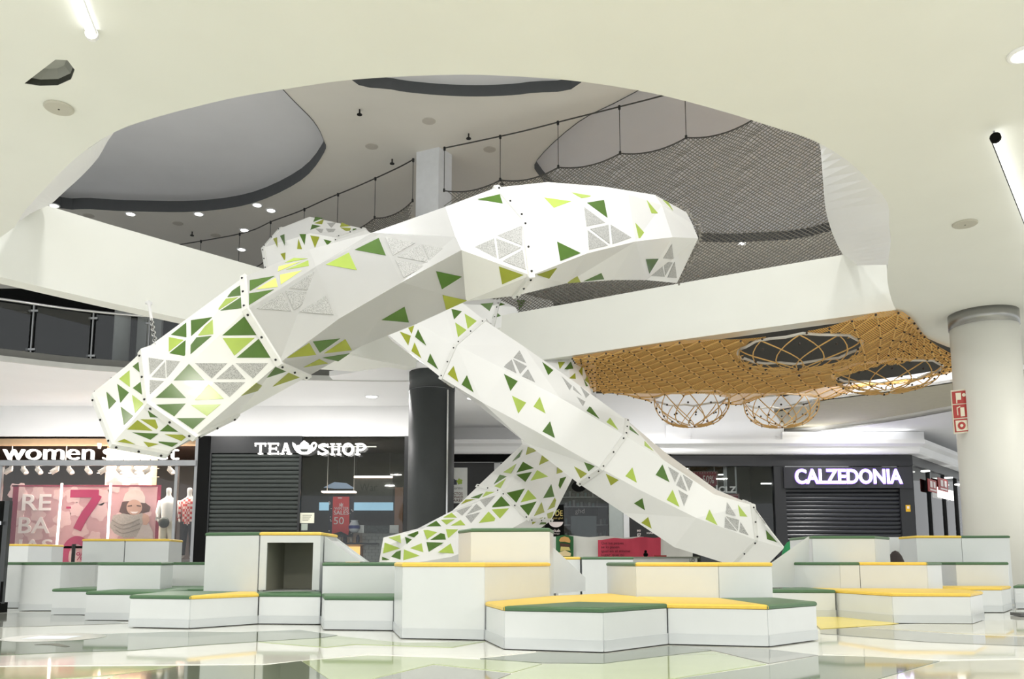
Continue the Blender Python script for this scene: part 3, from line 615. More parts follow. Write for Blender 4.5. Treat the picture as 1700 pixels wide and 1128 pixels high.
block('low hexagonal front block, yellow top with green diamond pad, nearest the camera', p, T1, [([(-.08, 9.25), (.95, 8.92), (1.77, 9.8), (.78, 10.25)], 'g'), ([(-.31, 10.28), (-.08, 9.25), (.78, 10.25), (1.77, 9.8), (1.72, 11.82), (1.46, 12.95), (.56, 12.0)], 'y')])
p = [(1.785, 9.8), (2.84, 9.52), (3.67, 10.33), (3.5, 11.48), (2.75, 11.32), (1.735, 11.82)]
block('low front block with yellow top and green right corner, right of the hexagonal front block', p, T1, [([(2.84, 9.52), (3.67, 10.33), (3.5, 11.48), (2.75, 11.32)], 'g'), ([(1.785, 9.8), (2.84, 9.52), (2.75, 11.32), (1.735, 11.82)], 'y')])
p = [(-1.615, 11.72), (-1.355, 10.55), (-.33, 10.31), (.53, 12.0), (-.6, 12.12), (-.82, 12.78), (-1.6, 12.88)]
block('tall plain white front block with a yellow edged top, left of the hexagonal block', p, T2, full(p, 'y'))
p = [(-.81, 12.82), (-.59, 12.15), (.535, 12.03), (.63, 12.9), (.2, 13.9), (-.6, 13.9)]
block('tallest middle block with green pad, standing above the tall white front block', p, T3, full(p, 'g'))
def sidepanel(label, pts, off=(.02, .012, 0)):
    tag(MB().slab(pts, off).build('ramp_panel', LAM), label, 'ramp')
a1, a2, a3, a4 = P(914, 909, 12.98 * K), P(968, 960, 13.85 * K), P(968, 982, 13.85 * K), P(914, 986, 12.98 * K)
sidepanel('white ramp side panel sloping down right of the tallest middle block', [a1, a2, a3, a4])
p = [(1.455, 13.05), (1.725, 11.87), (2.755, 11.36), (3.52, 11.53), (3.65, 13.0), (2.5, 13.6)]
block('tall right front block, cream faced, yellow pad with green left corner', p, T2, [([(1.455, 13.05), (1.725, 11.87), (2.05, 13.35)], 'g'), ([(1.725, 11.87), (2.755, 11.36), (3.52, 11.53), (3.65, 13.0), (2.5, 13.6), (2.05, 13.35)], 'y')])
p = [(-5.5, 12.32), (-4.54, 12.08), (-3.85, 12.97), (-4.1, 13.7), (-5.05, 13.95), (-5.6, 13.9)]
block('low block with two front faces, green and yellow pads, below the tall cream block', p, T1, [([(-5.5, 12.32), (-4.54, 12.08), (-4.4, 13.78), (-5.05, 13.95), (-5.6, 13.9)], 'g'), ([(-4.54, 12.08), (-3.85, 12.97), (-4.1, 13.7), (-4.4, 13.78)], 'y')])
p = [(-3.835, 12.98), (-2.885, 12.87), (-3.09, 13.8), (-4.085, 13.7)]
block('low step block with green pad right in front of the open cube', p, T1, full(p, 'g'))
p = [(-2.6, 11.88), (-1.63, 11.74), (-1.615, 11.85), (-1.76, 12.92), (-2.87, 12.92)]
block('low step block with thin green pad, between open cube step and tall white block', p, T1, full(p, 'g'))
p = [(-2.88, 12.95), (-1.76, 12.95), (-1.64, 12.94), (-1.62, 14.9), (-3.05, 14.9)]
block('mid height block with green pad behind the low step right of the open cube', p, T2, full(p, 'g'))
p = [(-5.06, 14.0), (-4.1, 13.74), (-4.1, 15.0), (-5.0, 15.1)]
block('tall cream block with green pad, left of the open cube', p, T3, full(p, 'g'))
# open cube
x0, x1, y0, y1 = -4.075 * K, -3.1 * K, 13.76 * K, 15.0 * K
t = thing('open_cube', 'tall open white cube with a square front opening and yellow pad', 'cube', ((x0 + x1) / 2, y0, 0))
def bx(name, a, b, m, t): q = MB(); q.box(a, b); return q.build(name, m, t)
bx('side_panel', (x0, y0, .004), (x0 + .03, y1, T3 - .027), LAM, t); bx('side_panel', (x1 - .03, y0, .004), (x1, y1, T3 - .027), LAM, t)
bx('top_panel', (x0 + .03, y0, T3 - .07), (x1 - .03, y1, T3 - .027), LAM, t); bx('back_panel', (x0 + .03, y1 - .03, .004), (x1 - .03, y1, T3 - .07), LAM, t)
bx('floor_panel', (x0 + .03, y0, .004), (x1 - .03, y1 - .03, T1 + .002), LAM, t)
for nm, a, b in (('frame_strip', (x0, y0 - .02, T1 + .01), (x0 + .055, y0 - .001, T3 - .027)), ('frame_strip', (x1 - .055, y0 - .02, T1 + .01), (x1, y0 - .001, T3 - .027)), ('frame_strip', (x0 + .055, y0 - .02, T3 - .082), (x1 - .055, y0 - .001, T3 - .027))):
    bx(nm, a, b, LAM, t)
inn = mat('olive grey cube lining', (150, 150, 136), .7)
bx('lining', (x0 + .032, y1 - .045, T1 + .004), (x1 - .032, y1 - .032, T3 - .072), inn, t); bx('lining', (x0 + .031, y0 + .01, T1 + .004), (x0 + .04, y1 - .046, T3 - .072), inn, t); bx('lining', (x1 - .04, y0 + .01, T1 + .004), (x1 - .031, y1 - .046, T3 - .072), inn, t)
v, f = pad_mesh([(x0, y0 - .02), (x1, y0 - .02), (x1, y1), (x0, y1)], T3 - .026, .026); obj('seat_pad', v, f, PADY, t)
wz = MB(); wy0, wy1 = 13.95 * K, 14.85 * K; wx0, wx1 = -3.085 * K, -2.5 * K
wz.slab([(wx0, wy0, T2 + .002), (wx1, wy0, T2 + .002), (wx0, wy0, T3 - .03)], (0, .03, 0)); tw = thing('ramp_panel', 'white triangular ramp side sloping down right of the open cube', 'ramp', (wx0, wy0, T2 + .002)); wz.build('side_panel', LAM, tw)
MB().slab([(wx0, wy1, T2 + .002), (wx1, wy1, T2 + .002), (wx0, wy1, T3 - .03)], (0, .03, 0)).build('side_panel', LAM, tw)
MB().slab([(wx0 + .02, wy0 + .03, T3 - .06), (wx1 - .03, wy0 + .03, T2 + .005), (wx1 - .03, wy1, T2 + .005), (wx0 + .02, wy1, T3 - .06)], (0, 0, -.002)).build('slope_sheet', LAM, tw)
p = [(-6.86, 13.78), (-5.65, 13.62), (-5.64, 13.98), (-5.66, 14.9), (-6.9, 14.95)]
block('low green padded block in front of the cream faced block at left', p, T1, full(p, 'g'))
p = [(-8.15, 15.16), (-7.34, 15.1), (-7.36, 16.3), (-8.2, 16.38)]
block('low block with green pad between the cream faced block and the long far left block', p, T1, full(p, 'g'))
p = [(-7.31, 15.03), (-6.2, 15.03), (-6.45, 16.2), (-7.31, 16.3)]
block('mid height cream faced block with green pad in the left group', p, T2, full(p, 'g'))
p = [(-6.15, 15.1), (-5.2, 15.15), (-5.4, 16.9), (-6.8, 16.9), (-6.42, 16.25)]
block('low block with green pad in the gap left of the tall cream block', p, T1, full(p, 'g'))
p = [(-6.9, 17.0), (-5.8, 17.0), (-5.8, 18.0), (-6.9, 18.0)]
block('mid height white block at the back of the gap left of the tall cream block', p, T2, full(p, 'g'))
p = [(-11.2, 17.4), (-9.97, 17.39), (-9.9, 18.4), (-11.2, 18.4)]
block('mid height white block cut by the left edge of the photo', p, T2, full(p, 'g'))
p = [(-9.45, 16.4), (-8.7, 16.42), (-8.5, 17.4), (-8.6, 18.2), (-9.4, 18.3)]
block('mid height white block second from the left edge, green edged top', p, T2, full(p, 'g'))
p = [(-9.42, 18.6), (-8.5, 18.6), (-8.5, 19.6), (-9.3, 19.6)]
block('tall far block with yellow edged pad below the magenta numerals, left of its twin', p, T3 + .01, full(p, 'y'))
p = [(-8.48, 18.6), (-7.52, 18.6), (-7.62, 19.6), (-8.48, 19.6)]
block('tall far block with yellow edged pad below the printed woman, right of its twin', p, T3 + .01, full(p, 'y'))
p = [(-13.8, 23.0), (-13.1, 23.0), (-12.9, 23.8), (-13.0, 24.6), (-13.8, 24.6)]
block('tall pale block standing in front of the poster lettering at far left', p, T3, full(p, 'y'))
p = [(.9, 16.6), (1.33, 16.6), (1.34, 17.5), (.9, 17.5)]
block('small far white block with yellow edge under the burger banner', p, T2 + .05, full(p, 'y'))
p = [(1.36, 16.5), (2.35, 16.5), (2.35, 17.4), (1.37, 17.4)]
block('small far grey block with green edge behind the gap of the front blocks', p, T2 + .05, full(p, 'g'))
p = [(4.4, 14.6), (5.48, 14.5), (5.49, 15.9), (5.28, 15.98), (4.78, 15.3), (4.5, 15.2)]
block('low block with dark green pad behind the right front block', p, T1, full(p, 'g'))
p = [(5.52, 14.55), (5.83, 13.12), (6.95, 12.97), (7.65, 13.9), (7.75, 15.15), (7.46, 15.25), (6.31, 15.38), (5.93, 15.33), (5.53, 15.75)]
block('low right block with a wide yellow pad, behind the pale yellow floor mat', p, T1, full(p, 'y'))
p = [(5.29, 16.1), (5.93, 15.4), (6.31, 15.45), (7.46, 15.3), (8.0, 15.85), (7.9, 16.4), (5.4, 16.4)]
block('mid height many faced block behind the wide yellow pad, green and yellow edged top', p, T2, [([(5.29, 16.1), (5.93, 15.4), (6.31, 15.45), (6.31, 16.4), (5.4, 16.4)], 'g'), ([(6.31, 15.45), (7.46, 15.3), (7.5, 16.4), (6.31, 16.4)], 'y'), ([(7.46, 15.3), (8.0, 15.85), (7.9, 16.4), (7.5, 16.4)], 'g')])
p = [(5.83, 16.46), (7.04, 16.46), (7.7, 17.3), (7.5, 18.0), (5.9, 18.0)]
block('tall right block with green pad beside the white sloped ramp panel', p, T3 + .01, full(p, 'g'))
sidepanel('white ramp side panel sloping down left of the tall right block', [P(1342, 891, 16.44 * K), P(1279, 936, 15.45 * K), P(1279, 976, 15.45 * K), P(1342, 976, 16.44 * K)], (.015, .02, 0))
p = [(8.92, 18.7), (9.94, 18.75), (10.95, 18.65), (10.9, 19.7), (9.0, 19.7)]
block('tall far right block in front of the white round column, yellow and grey green top', p, T3 + .045, [([(8.92, 18.7), (9.94, 18.75), (9.94, 19.7), (9.0, 19.7)], 'y'), ([(9.94, 18.75), (10.95, 18.65), (10.9, 19.7), (9.94, 19.7)], 'g')])
p = [(8.88, 17.02), (9.92, 17.02), (10.5, 18.0), (10.3, 18.6), (8.85, 18.6)]
block('mid height far right block with dark green pad below the tall far right block', p, T2, full(p, 'g'))
p = [(8.0, 15.9), (8.06, 15.87), (9.09, 15.86), (9.9, 16.96), (8.1, 16.96)]
block('low far right block with yellow pad in front of the dark green padded block', p, T1, full(p, 'y'))
p = [(10.05, 17.1), (11.0, 17.1), (11.0, 17.95), (10.62, 17.95)]
block('low white block with grey green pad cut by the right edge of the photo', p, T1, full(p, 'g'))
# yellow mat on the floor
q = [PZ(1340, 1024, 0), PZ(1400, 1025.5, 0), PZ(1492, 1037, 0), PZ(1478, 1038.5, 0), PZ(1362, 1046, 0)]
b = MB(); b.prism(ccw([(a.x, a.y) for a in q]), .0035, .007); tag(b.build('floor_mat', mat('pale yellow mat vinyl', (232, 214, 120), .3)), 'flat pale yellow mat on the floor beside the wide yellow padded block', 'mat')
q = PZ(90, 1060, 0); t = thing('floor_sticker', 'round grey floor sticker with a pale blue bar on the floor at left', 'sticker', (q.x, q.y, .0032))
b = MB(); b.lathe((q.x, q.y, .0032), [(.28, 0), (.28, .0012)], 32); b.build('disc', mat('grey sticker film', (160, 164, 160), .3), t)
b = MB(); b.box((q.x - .14, q.y - .11, .0046), (q.x + .12, q.y + .1, .0054)); b.build('bar', mat('pale blue sticker print', (214, 226, 238), .3), t)
b = MB(); q2 = PZ(85, 1071, 0); b.prism([(q2.x - .07, q2.y - .04), (q2.x + .02, q2.y - .05), (q2.x + .16, q2.y - .16), (q2.x + .17, q2.y - .13), (q2.x + .03, q2.y + .02), (q2.x - .06, q2.y + .02)], .0033, .0042); tag(b.build('floor_mark', mat('dark floor tape', (88, 92, 80), .5)), 'small dark tape mark on the floor below the round sticker', 'tape')
# ================================================================= HANGING CHAIN
t = thing('suspension_chain', 'white turnbuckle and chain holding up the left end of the large slide', 'chain', top)
dd = (bot - top)
MB().lathe((top.x, top.y, Z - .03), [(.05, 0), (.05, .03)], 12).build('anchor_plate', WHITE2, t)
MB().tube([top, top + dd * .12, top + dd * .5], [.03, .022, .018], 8).build('turnbuckle', WHITE2, t)
for i in range(9):
    p0 = top + dd * (.5 + .055 * i); p1 = top + dd * (.5 + .055 * i + .065); u = (p1 - p0).normalized(); s = u.cross(Vector((0, 1, 0) if i % 2 else (1, 0, 0))).normalized(); c = (p0 + p1) / 2; L = (p1 - p0).length / 2
    pts = [c + u * L * math.cos(a * .785) + s * .024 * math.sin(a * .785) for a in range(9)]
    MB().tube(pts, .007, 5, False).build('link', CHROME, t)

# ================================================================= ROPES AND SAFETY NETS
ROPE = mat('dark steel rope', (52, 50, 48), .5); NETM = mat('grey safety net cord', (104, 101, 94), .7)
ZT = 8.5
def netpath(px): return [(p.x, p.y) for p in spline([PZ(a, b, ZT) for a, b in px], 6)]
pr = netpath([(738, 246), (800, 233), (868, 218), (942, 199), (1022, 179), (1107, 157), (1205, 128), (1330, 85)])
pr += [(pr[-1][0] + .7, pr[-1][1] - .1), (pr[-1][0] + 1.5, pr[-1][1] + .3), (pr[-1][0] + 2.4, pr[-1][1] + 1.1)]
pl = netpath([(686, 265), (660, 279), (599, 307), (546, 329), (497, 351), (453, 367), (400, 388), (270, 411)])
def plen2(p): return sum(math.dist(p[i], p[i + 1]) for i in range(len(p) - 1))
def sag_z(s, L, nb, base=7.62, amp=.1):
    x = (s / L * nb) % 1; return base - amp * 4 * x * (1 - x)
def ropes(path, nb, label, netlabel, base, fins, netlen=1.0, zbot=5.2, bpath=None):
    LBp = plen2(bpath) if bpath else 0
    L = plen2(path); t = thing('safety_net', label, 'net', (path[0][0], path[0][1], ZT))
    MB().tube([(x, y, ZT) for x, y in path], .014, 5).build('top_rope', ROPE, t)
    n = 80; lo = [along(path, L * i / n) for i in range(n + 1)]
    MB().tube([(q.x, q.y, sag_z(L * i / n, L * 1.0001, nb, base)) for i, q in enumerate(lo)], .013, 5).build('lower_rope', ROPE, t)
    for i in range(nb + 1):
        q = along(path, min(L, L * i / nb)); m = MB(); m.tube([(q.x, q.y, ZT), (q.x, q.y, base)], .007, 5); m.build('tie_wire', ROPE, t)
        MB().lathe((q.x, q.y, ZT - .05), [(.022, 0), (.026, .07)], 6).build('clamp', BOLT, t); MB().lathe((q.x, q.y, base - .02), [(.022, 0), (.022, .06)], 6).build('clamp', BOLT, t)
    # the net: two families of crossing cords hung from the lower rope
    cell = .085; mb = MB(); Ln = L * netlen; slope = 1.6; H = base - zbot; fam = int((Ln + H * slope) / cell)
    for sg in (1, -1):
        for i in range(fam):
            s0 = i * cell - (H * slope if sg > 0 else 0); pts = []
            for j in range(11):
                h = H * j / 10; s = s0 + sg * h * slope
                if s < 0 or s > Ln: continue
                q = along(path, s); b_ = 1.0 - .12 * math.sin(math.pi * j / 10)
                top_ = sag_z(s, L * 1.0001, nb, base); 
                if bpath:
                    qb = along(bpath, min(LBp, max(0, s / Ln * LBp))); q = qb.lerp(q, j / 10)
                pts.append((q.x, q.y, zbot + (top_ - zbot) * j / 10))
            if len(pts) > 1: mb.tube(pts, .0085, 3, False)
    o = mb.build('net_mesh', NETM, t); o['kind'] = 'stuff'; o['label'] = netlabel
ropes(pr, 8, 'grey diamond safety net with dark guard ropes, upper floor, right of the square column', 'grey diamond mesh', 7.62, 0, 1.0, 5.12, [(p.x - .1, p.y + .36) for p in rb] + [(rb[-1].x + 1.2, rb[-1].y + .1)])
ropes(pl, 7, 'dark guard ropes over a grey net strip, upper floor, left of the square column', 'grey diamond mesh', 7.62, 0, .35, 6.6)
# lacing ring at the slide end
e3 = [P(a, b, 11.05) for a, b in ((1118, 340), (1142, 352), (1160, 380), (1162, 398), (1148, 432), (1128, 470))]
sp = spline(e3, 10); pts = [p + Vector((math.cos(i * 2.1) * .03, math.sin(i * 1.7) * .03, math.sin(i * 2.1) * .03)) for i, p in enumerate(sp)]
t = tag(MB().tube(pts, .014, 5).build('lacing_rope', mat('pale braided rope', (150, 146, 138), .7)), 'pale braided lacing rope tying the net round the upper end of the large slide', 'rope')

# ---- golden climbing net
GOLD = mat('golden rope', (228, 186, 112), .75); KNOT = mat('dark knot clamp', (48, 36, 26), .5); SILV = mat('silver wrapped rope', (216, 212, 204), .3, .5)
SHEET = m_net('golden net sheet', (244, 190, 98), 9.0, .68)
fr = spline([PZ(a, b, Z - .02) for a, b in ((950, 592), (1080, 572), (1200, 555), (1350, 534), (1490, 515), (1540, 560), (1598, 585))], 8)
bk = spline([PZ(a, b, Z - .02) for a, b in ((966, 618), (985, 645), (1040, 655), (1120, 657), (1240, 658), (1370, 655), (1440, 636), (1520, 622), (1600, 602))], 8)
def arc(path, u):
    L = [0]
    for i in range(len(path) - 1): L.append(L[-1] + (path[i + 1] - path[i]).length)
    s = u * L[-1]
    for i in range(len(path) - 1):
        if L[i + 1] >= s - 1e-9: return path[i].lerp(path[i + 1], (s - L[i]) / max(1e-9, L[i + 1] - L[i]))
    return path[-1].copy()
BK = [(PZ(1148, 647, Z), .82, .62, 0), (PZ(1296, 652, Z), .82, .58, 0), (PZ(1470, 600, Z), .95, .38, 1), (PZ(1325, 562, Z), 1.0, .36, 1)]
def netpt(u, v):
    a, b = arc(fr, u), arc(bk, u); p = a.lerp(b, v)
    z = Z - .03 - .16 * math.sin(math.pi * v) * math.sin(math.pi * min(1, max(0, u))) - .03 * math.sin(u * 31) * math.sin(v * 17)
    for c, r, dp, hole in BK:
        d = math.hypot(p.x - c.x, p.y - c.y) / r
        if d < 1.9: z -= .13 * math.exp(-(d - 1) ** 2 * 3)
    return Vector((p.x, p.y, z))
cn = arc(fr, .5).lerp(arc(bk, .5), .5)
t = thing('climbing_net', 'golden rope climbing net slung under the right bridge, with four hanging pockets', 'net', (cn.x, cn.y, Z - .1))
NU, NV = 84, 30; G = [[netpt(i / NU, j / NV) for j in range(NV + 1)] for i in range(NU + 1)]
vs = [p for r in G for p in r]; fs = []
for i in range(NU):
    for j in range(NV):
        c = (G[i][j] + G[i + 1][j + 1]) / 2
        if any(math.hypot(c.x - b[0].x, c.y - b[0].y) < b[1] * .97 for b in BK): continue
        fs.append((i * (NV + 1) + j, (i + 1) * (NV + 1) + j, (i + 1) * (NV + 1) + j + 1, i * (NV + 1) + j + 1))
o = obj('net_sheet', vs, fs, SHEET, t, True); o['kind'] = 'stuff'; o['label'] = 'fine golden mesh sheet'
rp = MB(); kn = MB(); nu = 26; nv = 8; rnd = random.Random(5)
for sg in (1, -1):
    for i in range(-nv, nu + nv):
        run = []
        for j in range(nv * 3 + 1):
            u = (i + sg * j / 3) / nu
            if 0 <= u <= 1:
                p = netpt(u, j / (nv * 3)) + Vector((0, 0, -.025))
                if any(math.hypot(p.x - b[0].x, p.y - b[0].y) < b[1] for b in BK):
                    if len(run) > 1: rp.tube(run, .012, 4, False)
                    run = []; continue
                run.append(p)
        if len(run) > 1: rp.tube(run, .012, 4, False)
for i in range(nu * 2 + 1):
    for j in range(nv * 2 + 1):
        if (i + j) % 2: continue
        p = netpt(i / (nu * 2), j / (nv * 2)) + Vector((0, 0, -.035))
        if any(math.hypot(p.x - b[0].x, p.y - b[0].y) < b[1] for b in BK): continue
        kn.ball(p, .021, 5, 3)
o = rp.build('rope_grid', GOLD, t); o['kind'] = 'stuff'; o['label'] = 'golden diagonal ropes'
o = kn.build('knots', KNOT, t); o['kind'] = 'stuff'; o['label'] = 'dark rope knots'
for c, r, dp, hole in BK:
    zc = Z - .2
    rim_ = [Vector((c.x + math.cos(a * .2618) * r, c.y + math.sin(a * .2618) * r, zc + .02 * math.sin(a * 2.3))) for a in range(25)]
    pk = MB().tube(rim_, .024, 6, False).build('net_pocket', SILV, t); pk['label'] = 'round hanging pocket with a silver wrapped rim'
    m = MB(); k2 = MB(); NM = 10
    def bowl(a, h, tw=0):
        rr = r * math.cos(h * 1.5) ** .7 if h < 1 else r * .15
        return Vector((c.x + math.cos(a + tw * h) * rr, c.y + math.sin(a + tw * h) * rr, zc - dp * math.sin(h * 1.5)))
    for i in range(NM):
        for tw in (.9, -.9): m.tube([bowl(i * 6.2832 / NM, h / 8, tw) for h in range(9)], .011, 4, False)
        for h in (.25, .5, .75):
            k2.ball(bowl(i * 6.2832 / NM + (.22 if h == .5 else 0), h), .024, 5, 3)
    o = m.build('pocket_ropes', mat('ochre pocket rope', (206, 164, 98), .75), pk); o['kind'] = 'stuff'
    o = k2.build('pocket_knots', KNOT, pk); o['kind'] = 'stuff'

# ================================================================= CEILING FIXTURES
def disc_at(name, px, py, z, r, m, label, cat, group=None, th=.02, n=28, parts=None):
    p = PZ(px, py, z); t = thing(name, label, cat, (p.x, p.y, z), group)
    MB().lathe((p.x, p.y, z), [(r, -.001), (r, -th * .6), (r * .93, -th)], n).build('body', m, t); return t, p
SPK = mat('pale speaker grille', (196, 193, 180), .6, bump=.2, scale=200)
for px, py, lb_ in ((98, 178, 'round speaker grille in the near ceiling at left, below the half round recess'), (1602, 371, 'round speaker grille in the near ceiling at right, beside the white column')):
    t, p = disc_at('ceiling_speaker', px, py, Z, .115 if px < 500 else .13, SPK, lb_, 'speaker', 'speakers in the near ceiling'); MB().lathe((p.x, p.y, Z - .024), [(.008, 0), (.008, .006)], 8).build('centre_screw', BOLT, t)
t, p = disc_at('downlight', 1700, 89, Z, .115, WHITE2, 'bright round recessed downlight at the top right corner', 'light'); MB().lathe((p.x, p.y, Z - .023), [(.085, 0), (.085, .004)], 24).build('lamp_face', LAMP, t)
# half round recess: dark gasket, grey bowl
cz = sum((p for p in rec), Vector()) / len(rec)
t = thing('recessed_lamp', 'grey half round recessed lamp in the near ceiling at far left', 'light', (cz.x, cz.y, Z + .02))
rl = [(p.x, p.y) for p in rec]
def toward(L, k): return [(cz.x + (x - cz.x) * k, cz.y + (y - cz.y) * k) for x, y in L]
def ringband(name, k0, z0_, k1, z1_, m):
    a, b = toward(rl, k0), toward(rl, k1); n = len(rl); v = [(x, y, z0_) for x, y in a] + [(x, y, z1_) for x, y in b]
    obj(name, v, [(i, (i + 1) % n, n + (i + 1) % n, n + i) for i in range(n)], m, t)
ringband('gasket', .985, Z + .002, .94, Z + .05, mat('dark gasket', (58, 60, 54), .6))
ringband('bowl', .94, Z + .05, .5, Z + .1, mat('grey lamp bowl', (150, 152, 146), .35))
MB().prism(ccw(toward(rl, .5)), Z + .1, Z + .12).build('reflector', mat('grey lamp reflector', (186, 188, 182), .3), t)
# linear lamps
def linear(pa, pb, z, label, drop):
    a, b = PZ(*pa, z), PZ(*pb, z); t = thing('linear_lamp', label, 'light', (a.x, a.y, z))
    MB().tube([a, b], .032, 10).build('light_tube', mat('linear tube glow', (255, 255, 252), .4, emit=2) if drop == 0 else mat('soft tube glow', (255, 255, 252), .4, emit=1.4), t, True); u = (b - a).normalized()
    MB().tube([a - u * .03, a + u * .004], .045, 12).build('end_cap', BLACK if drop else WHITE2, t)
    MB().tube([a + Vector((0, .05, .0)) + u * .02, Vector((a.x, a.y + .02, Z - .002)) + u * .02], .008, 6).build('hanger', GREYM, t)
    s = u.cross(Vector((0, 0, 1))); MB().tube([a - s * .034 + u * .01, b - s * .034], .008, 5).build('housing', BOLT if drop else WHITE2, t)
linear((1653, 230), (1745, 470), Z - .09, 'slim linear ceiling lamp with a black end cap at upper right', .09)
linear((152, 56), (118, -30), Z - .035, 'bright linear ceiling lamp cut by the top edge at left', 0)
UL = [((90, 341), 'leftmost of the upper ceiling downlights, under the left dome rim'), ((217, 355), 'upper ceiling downlight below the left dome, second from the left'), ((330, 355), 'upper ceiling downlight below the middle of the left dome rim'), ((427, 340), 'upper ceiling downlight below the right part of the left dome, upper of a close pair'), ((450, 349), 'upper ceiling downlight below the left dome, lower of a close pair'), ((406, 382), 'upper ceiling downlight just left of the shaded rear slide, upper one'), ((401, 414), 'upper ceiling downlight left of the shaded rear slide, middle one'), ((428, 448), 'upper ceiling downlight below the open mouth of the shaded rear slide'), ((1232, 404), 'single upper ceiling downlight right of the large slide end')]
for (px, py), lb_ in UL:
    p = PZ(px, py, ZU); t = thing('downlight', lb_, 'light', (p.x, p.y, ZU), 'upper ceiling downlights')
    MB().lathe((p.x, p.y, ZU), [(.13, -.001), (.13, -.012), (.1, -.016)], 16).build('trim_ring', WHITE2, t); MB().lathe((p.x, p.y, ZU), [(.095, -.017), (.095, -.021)], 16).build('lamp_face', LAMP, t)
for (px, py), lb_ in (((617, 658), 'oval lit downlight in the shop soffit left of the charcoal column'), ((785, 661), 'lit downlight in the shop soffit right of the charcoal column')):
    p = PZ(px, py, Z); t = thing('downlight', lb_, 'light', (p.x, p.y, Z), 'shop soffit downlights')
    MB().lathe((p.x, p.y, Z), [(.16, -.001), (.16, -.012), (.13, -.016)], 20).build('trim_ring', WHITE2, t); MB().lathe((p.x, p.y, Z), [(.125, -.017), (.125, -.021)], 20).build('lamp_face', LAMP, t)
for (px, py), lb_ in (((712, 201), 'pale round grille in the upper ceiling above the square column'), ((617, 243), 'pale round grille in the upper ceiling left of the square column'), ((813, 248), 'pale round grille in the upper ceiling right of the square column'), ((295, 371), 'pale round grille in the upper ceiling under the left dome, right one'), ((147, 358), 'pale round grille in the upper ceiling under the left dome, left one'), ((358, 391), 'pale round grille in the upper ceiling beside the shaded rear slide')):
    disc_at('ceiling_grille', px, py, ZU, .13, mat('upper grille paint', (196, 190, 180), .7), lb_, 'grille', 'round grilles of the upper ceiling', .012)
for (px, py), lb_ in (((597, 186), 'small dark sprinkler head on the upper ceiling below the centre dome, left one'), ((778, 226), 'small dark sprinkler head on the upper ceiling above the guard rope'), ((651, 268), 'small dark sprinkler head on the upper ceiling just left of the square column'), ((319, 388), 'small dark sprinkler head on the upper ceiling left of the rear slide'), ((833, 302), 'small dark sprinkler head on the upper ceiling above the large slide joint')):
    p = PZ(px, py, ZU - .05); t = thing('sprinkler', lb_, 'sprinkler', (p.x, p.y, ZU), 'sprinkler heads of the upper ceiling')
    MB().lathe((p.x, p.y, ZU - .11), [(.05, 0), (.05, .015), (.015, .02), (.015, .11)], 8).build('head', BOLT, t)
# ================================================================= SHOP FRONTS
def pbox(name, px0, py0, px1, py1, Y, th, m, t, dy=0):
    a = P(px0, py1, Y); b = P(px1, py0, Y); q = MB(); q.box((min(a.x, b.x), Y - th - dy, min(a.z, b.z)), (max(a.x, b.x), Y - dy, max(a.z, b.z))); return q.build(name, m, t)
def pthing(name, label, cat, px, py, Y, group=None): p = P(px, py, Y); return thing(name, label, cat, (p.x, p.y, p.z), group)
def pletter(txt, px0, px1, py0, py1, Y, m, t, depth=.02, off=0, each=False, name='lettering'):
    a = P(px0, py1, Y); b = P(px1, py0, Y); return lettering(txt, a.x, b.x, a.z, b.z, Y, m, t, depth, off, each, name)
def xa(px, Y): return P(px, 800, Y).x
# ---- lingerie shop, far left
def shop_room(x0, x1, Y, depth, z1, mw, mf, mc, name):
    b = MB(); b.box((x0, Y + depth, 0), (x1, Y + depth + .1, z1)); struct(b.build('wall_' + name + '_back', mw))
    b = MB(); b.box((x0 - .1, Y + .02, 0), (x0, Y + depth, z1)); struct(b.build('wall_' + name + '_left', mw))
    b = MB(); b.box((x1, Y + .02, 0), (x1 + .1, Y + depth, z1)); struct(b.build('wall_' + name + '_right', mw))
    b = MB(); b.box((x0, Y + .02, z1), (x1, Y + depth, z1 + .1)); struct(b.build('ceiling_' + name, mc))
    b = MB(); b.box((x0, Y + .02, .002), (x1, Y + depth, .01)); struct(b.build('floor_' + name, mf))
Wx0, Wx1 = xa(-160, YS), xa(327, YS)
shop_room(Wx0, Wx1, YS, 4.5, ZS, mat('brown dark shop wall', (84, 74, 70), .7), mat('shop floor boards', (150, 130, 112), .4), mat('dark shop ceiling', (88, 80, 76), .8), 'lingerie')
area(((Wx0 + Wx1) / 2 + 1.2, YS + .9, ZS - .1), 5.5, 420, (1, .9, .8), sy=.6)
t = pthing('shop_transom', 'grey metal beam across the lit shop window below the white rounded letters', 'beam', 160, 770, YS)
pbox('beam', -160, 765, 327, 774, YS, .12, GREYM, t, -.05)
b = pbox('ceiling_strip', -160, 723, 327, 741, YS + .5, .1, BEIGE, None); struct(b); b.name = 'trim_9'
t = pthing('shop_sign', 'white lit rounded lettering of the shop with the pink poster', 'sign', 150, 755, YS)
pletter("women'secret", 7, 299, 737, 764, YS - .02, LIT, t, .1, -.012, True, 'letter')
for px in (15, 48, 72, 103, 122, 140, 172, 205, 233, 250, 272): pbox('standoff', px - 1, 763, px + 1.5, 766, YS, .03, BOLT, t)
for px, lb_ in ((3, 'grey window mullion at the far left edge'), (294, 'grey window mullion beside the white shirted mannequin'), (326, 'grey window mullion at the dark tea shop pillar')):
    a = P(px, 773, YS); b = MB(); b.box((a.x - .035, YS - .03, 0), (a.x + .035, YS + .06, ZS if px > 320 else a.z)); tag(b.build('window_mullion', GREYM), lb_, 'mullion', 'mullions of the lit shop window')
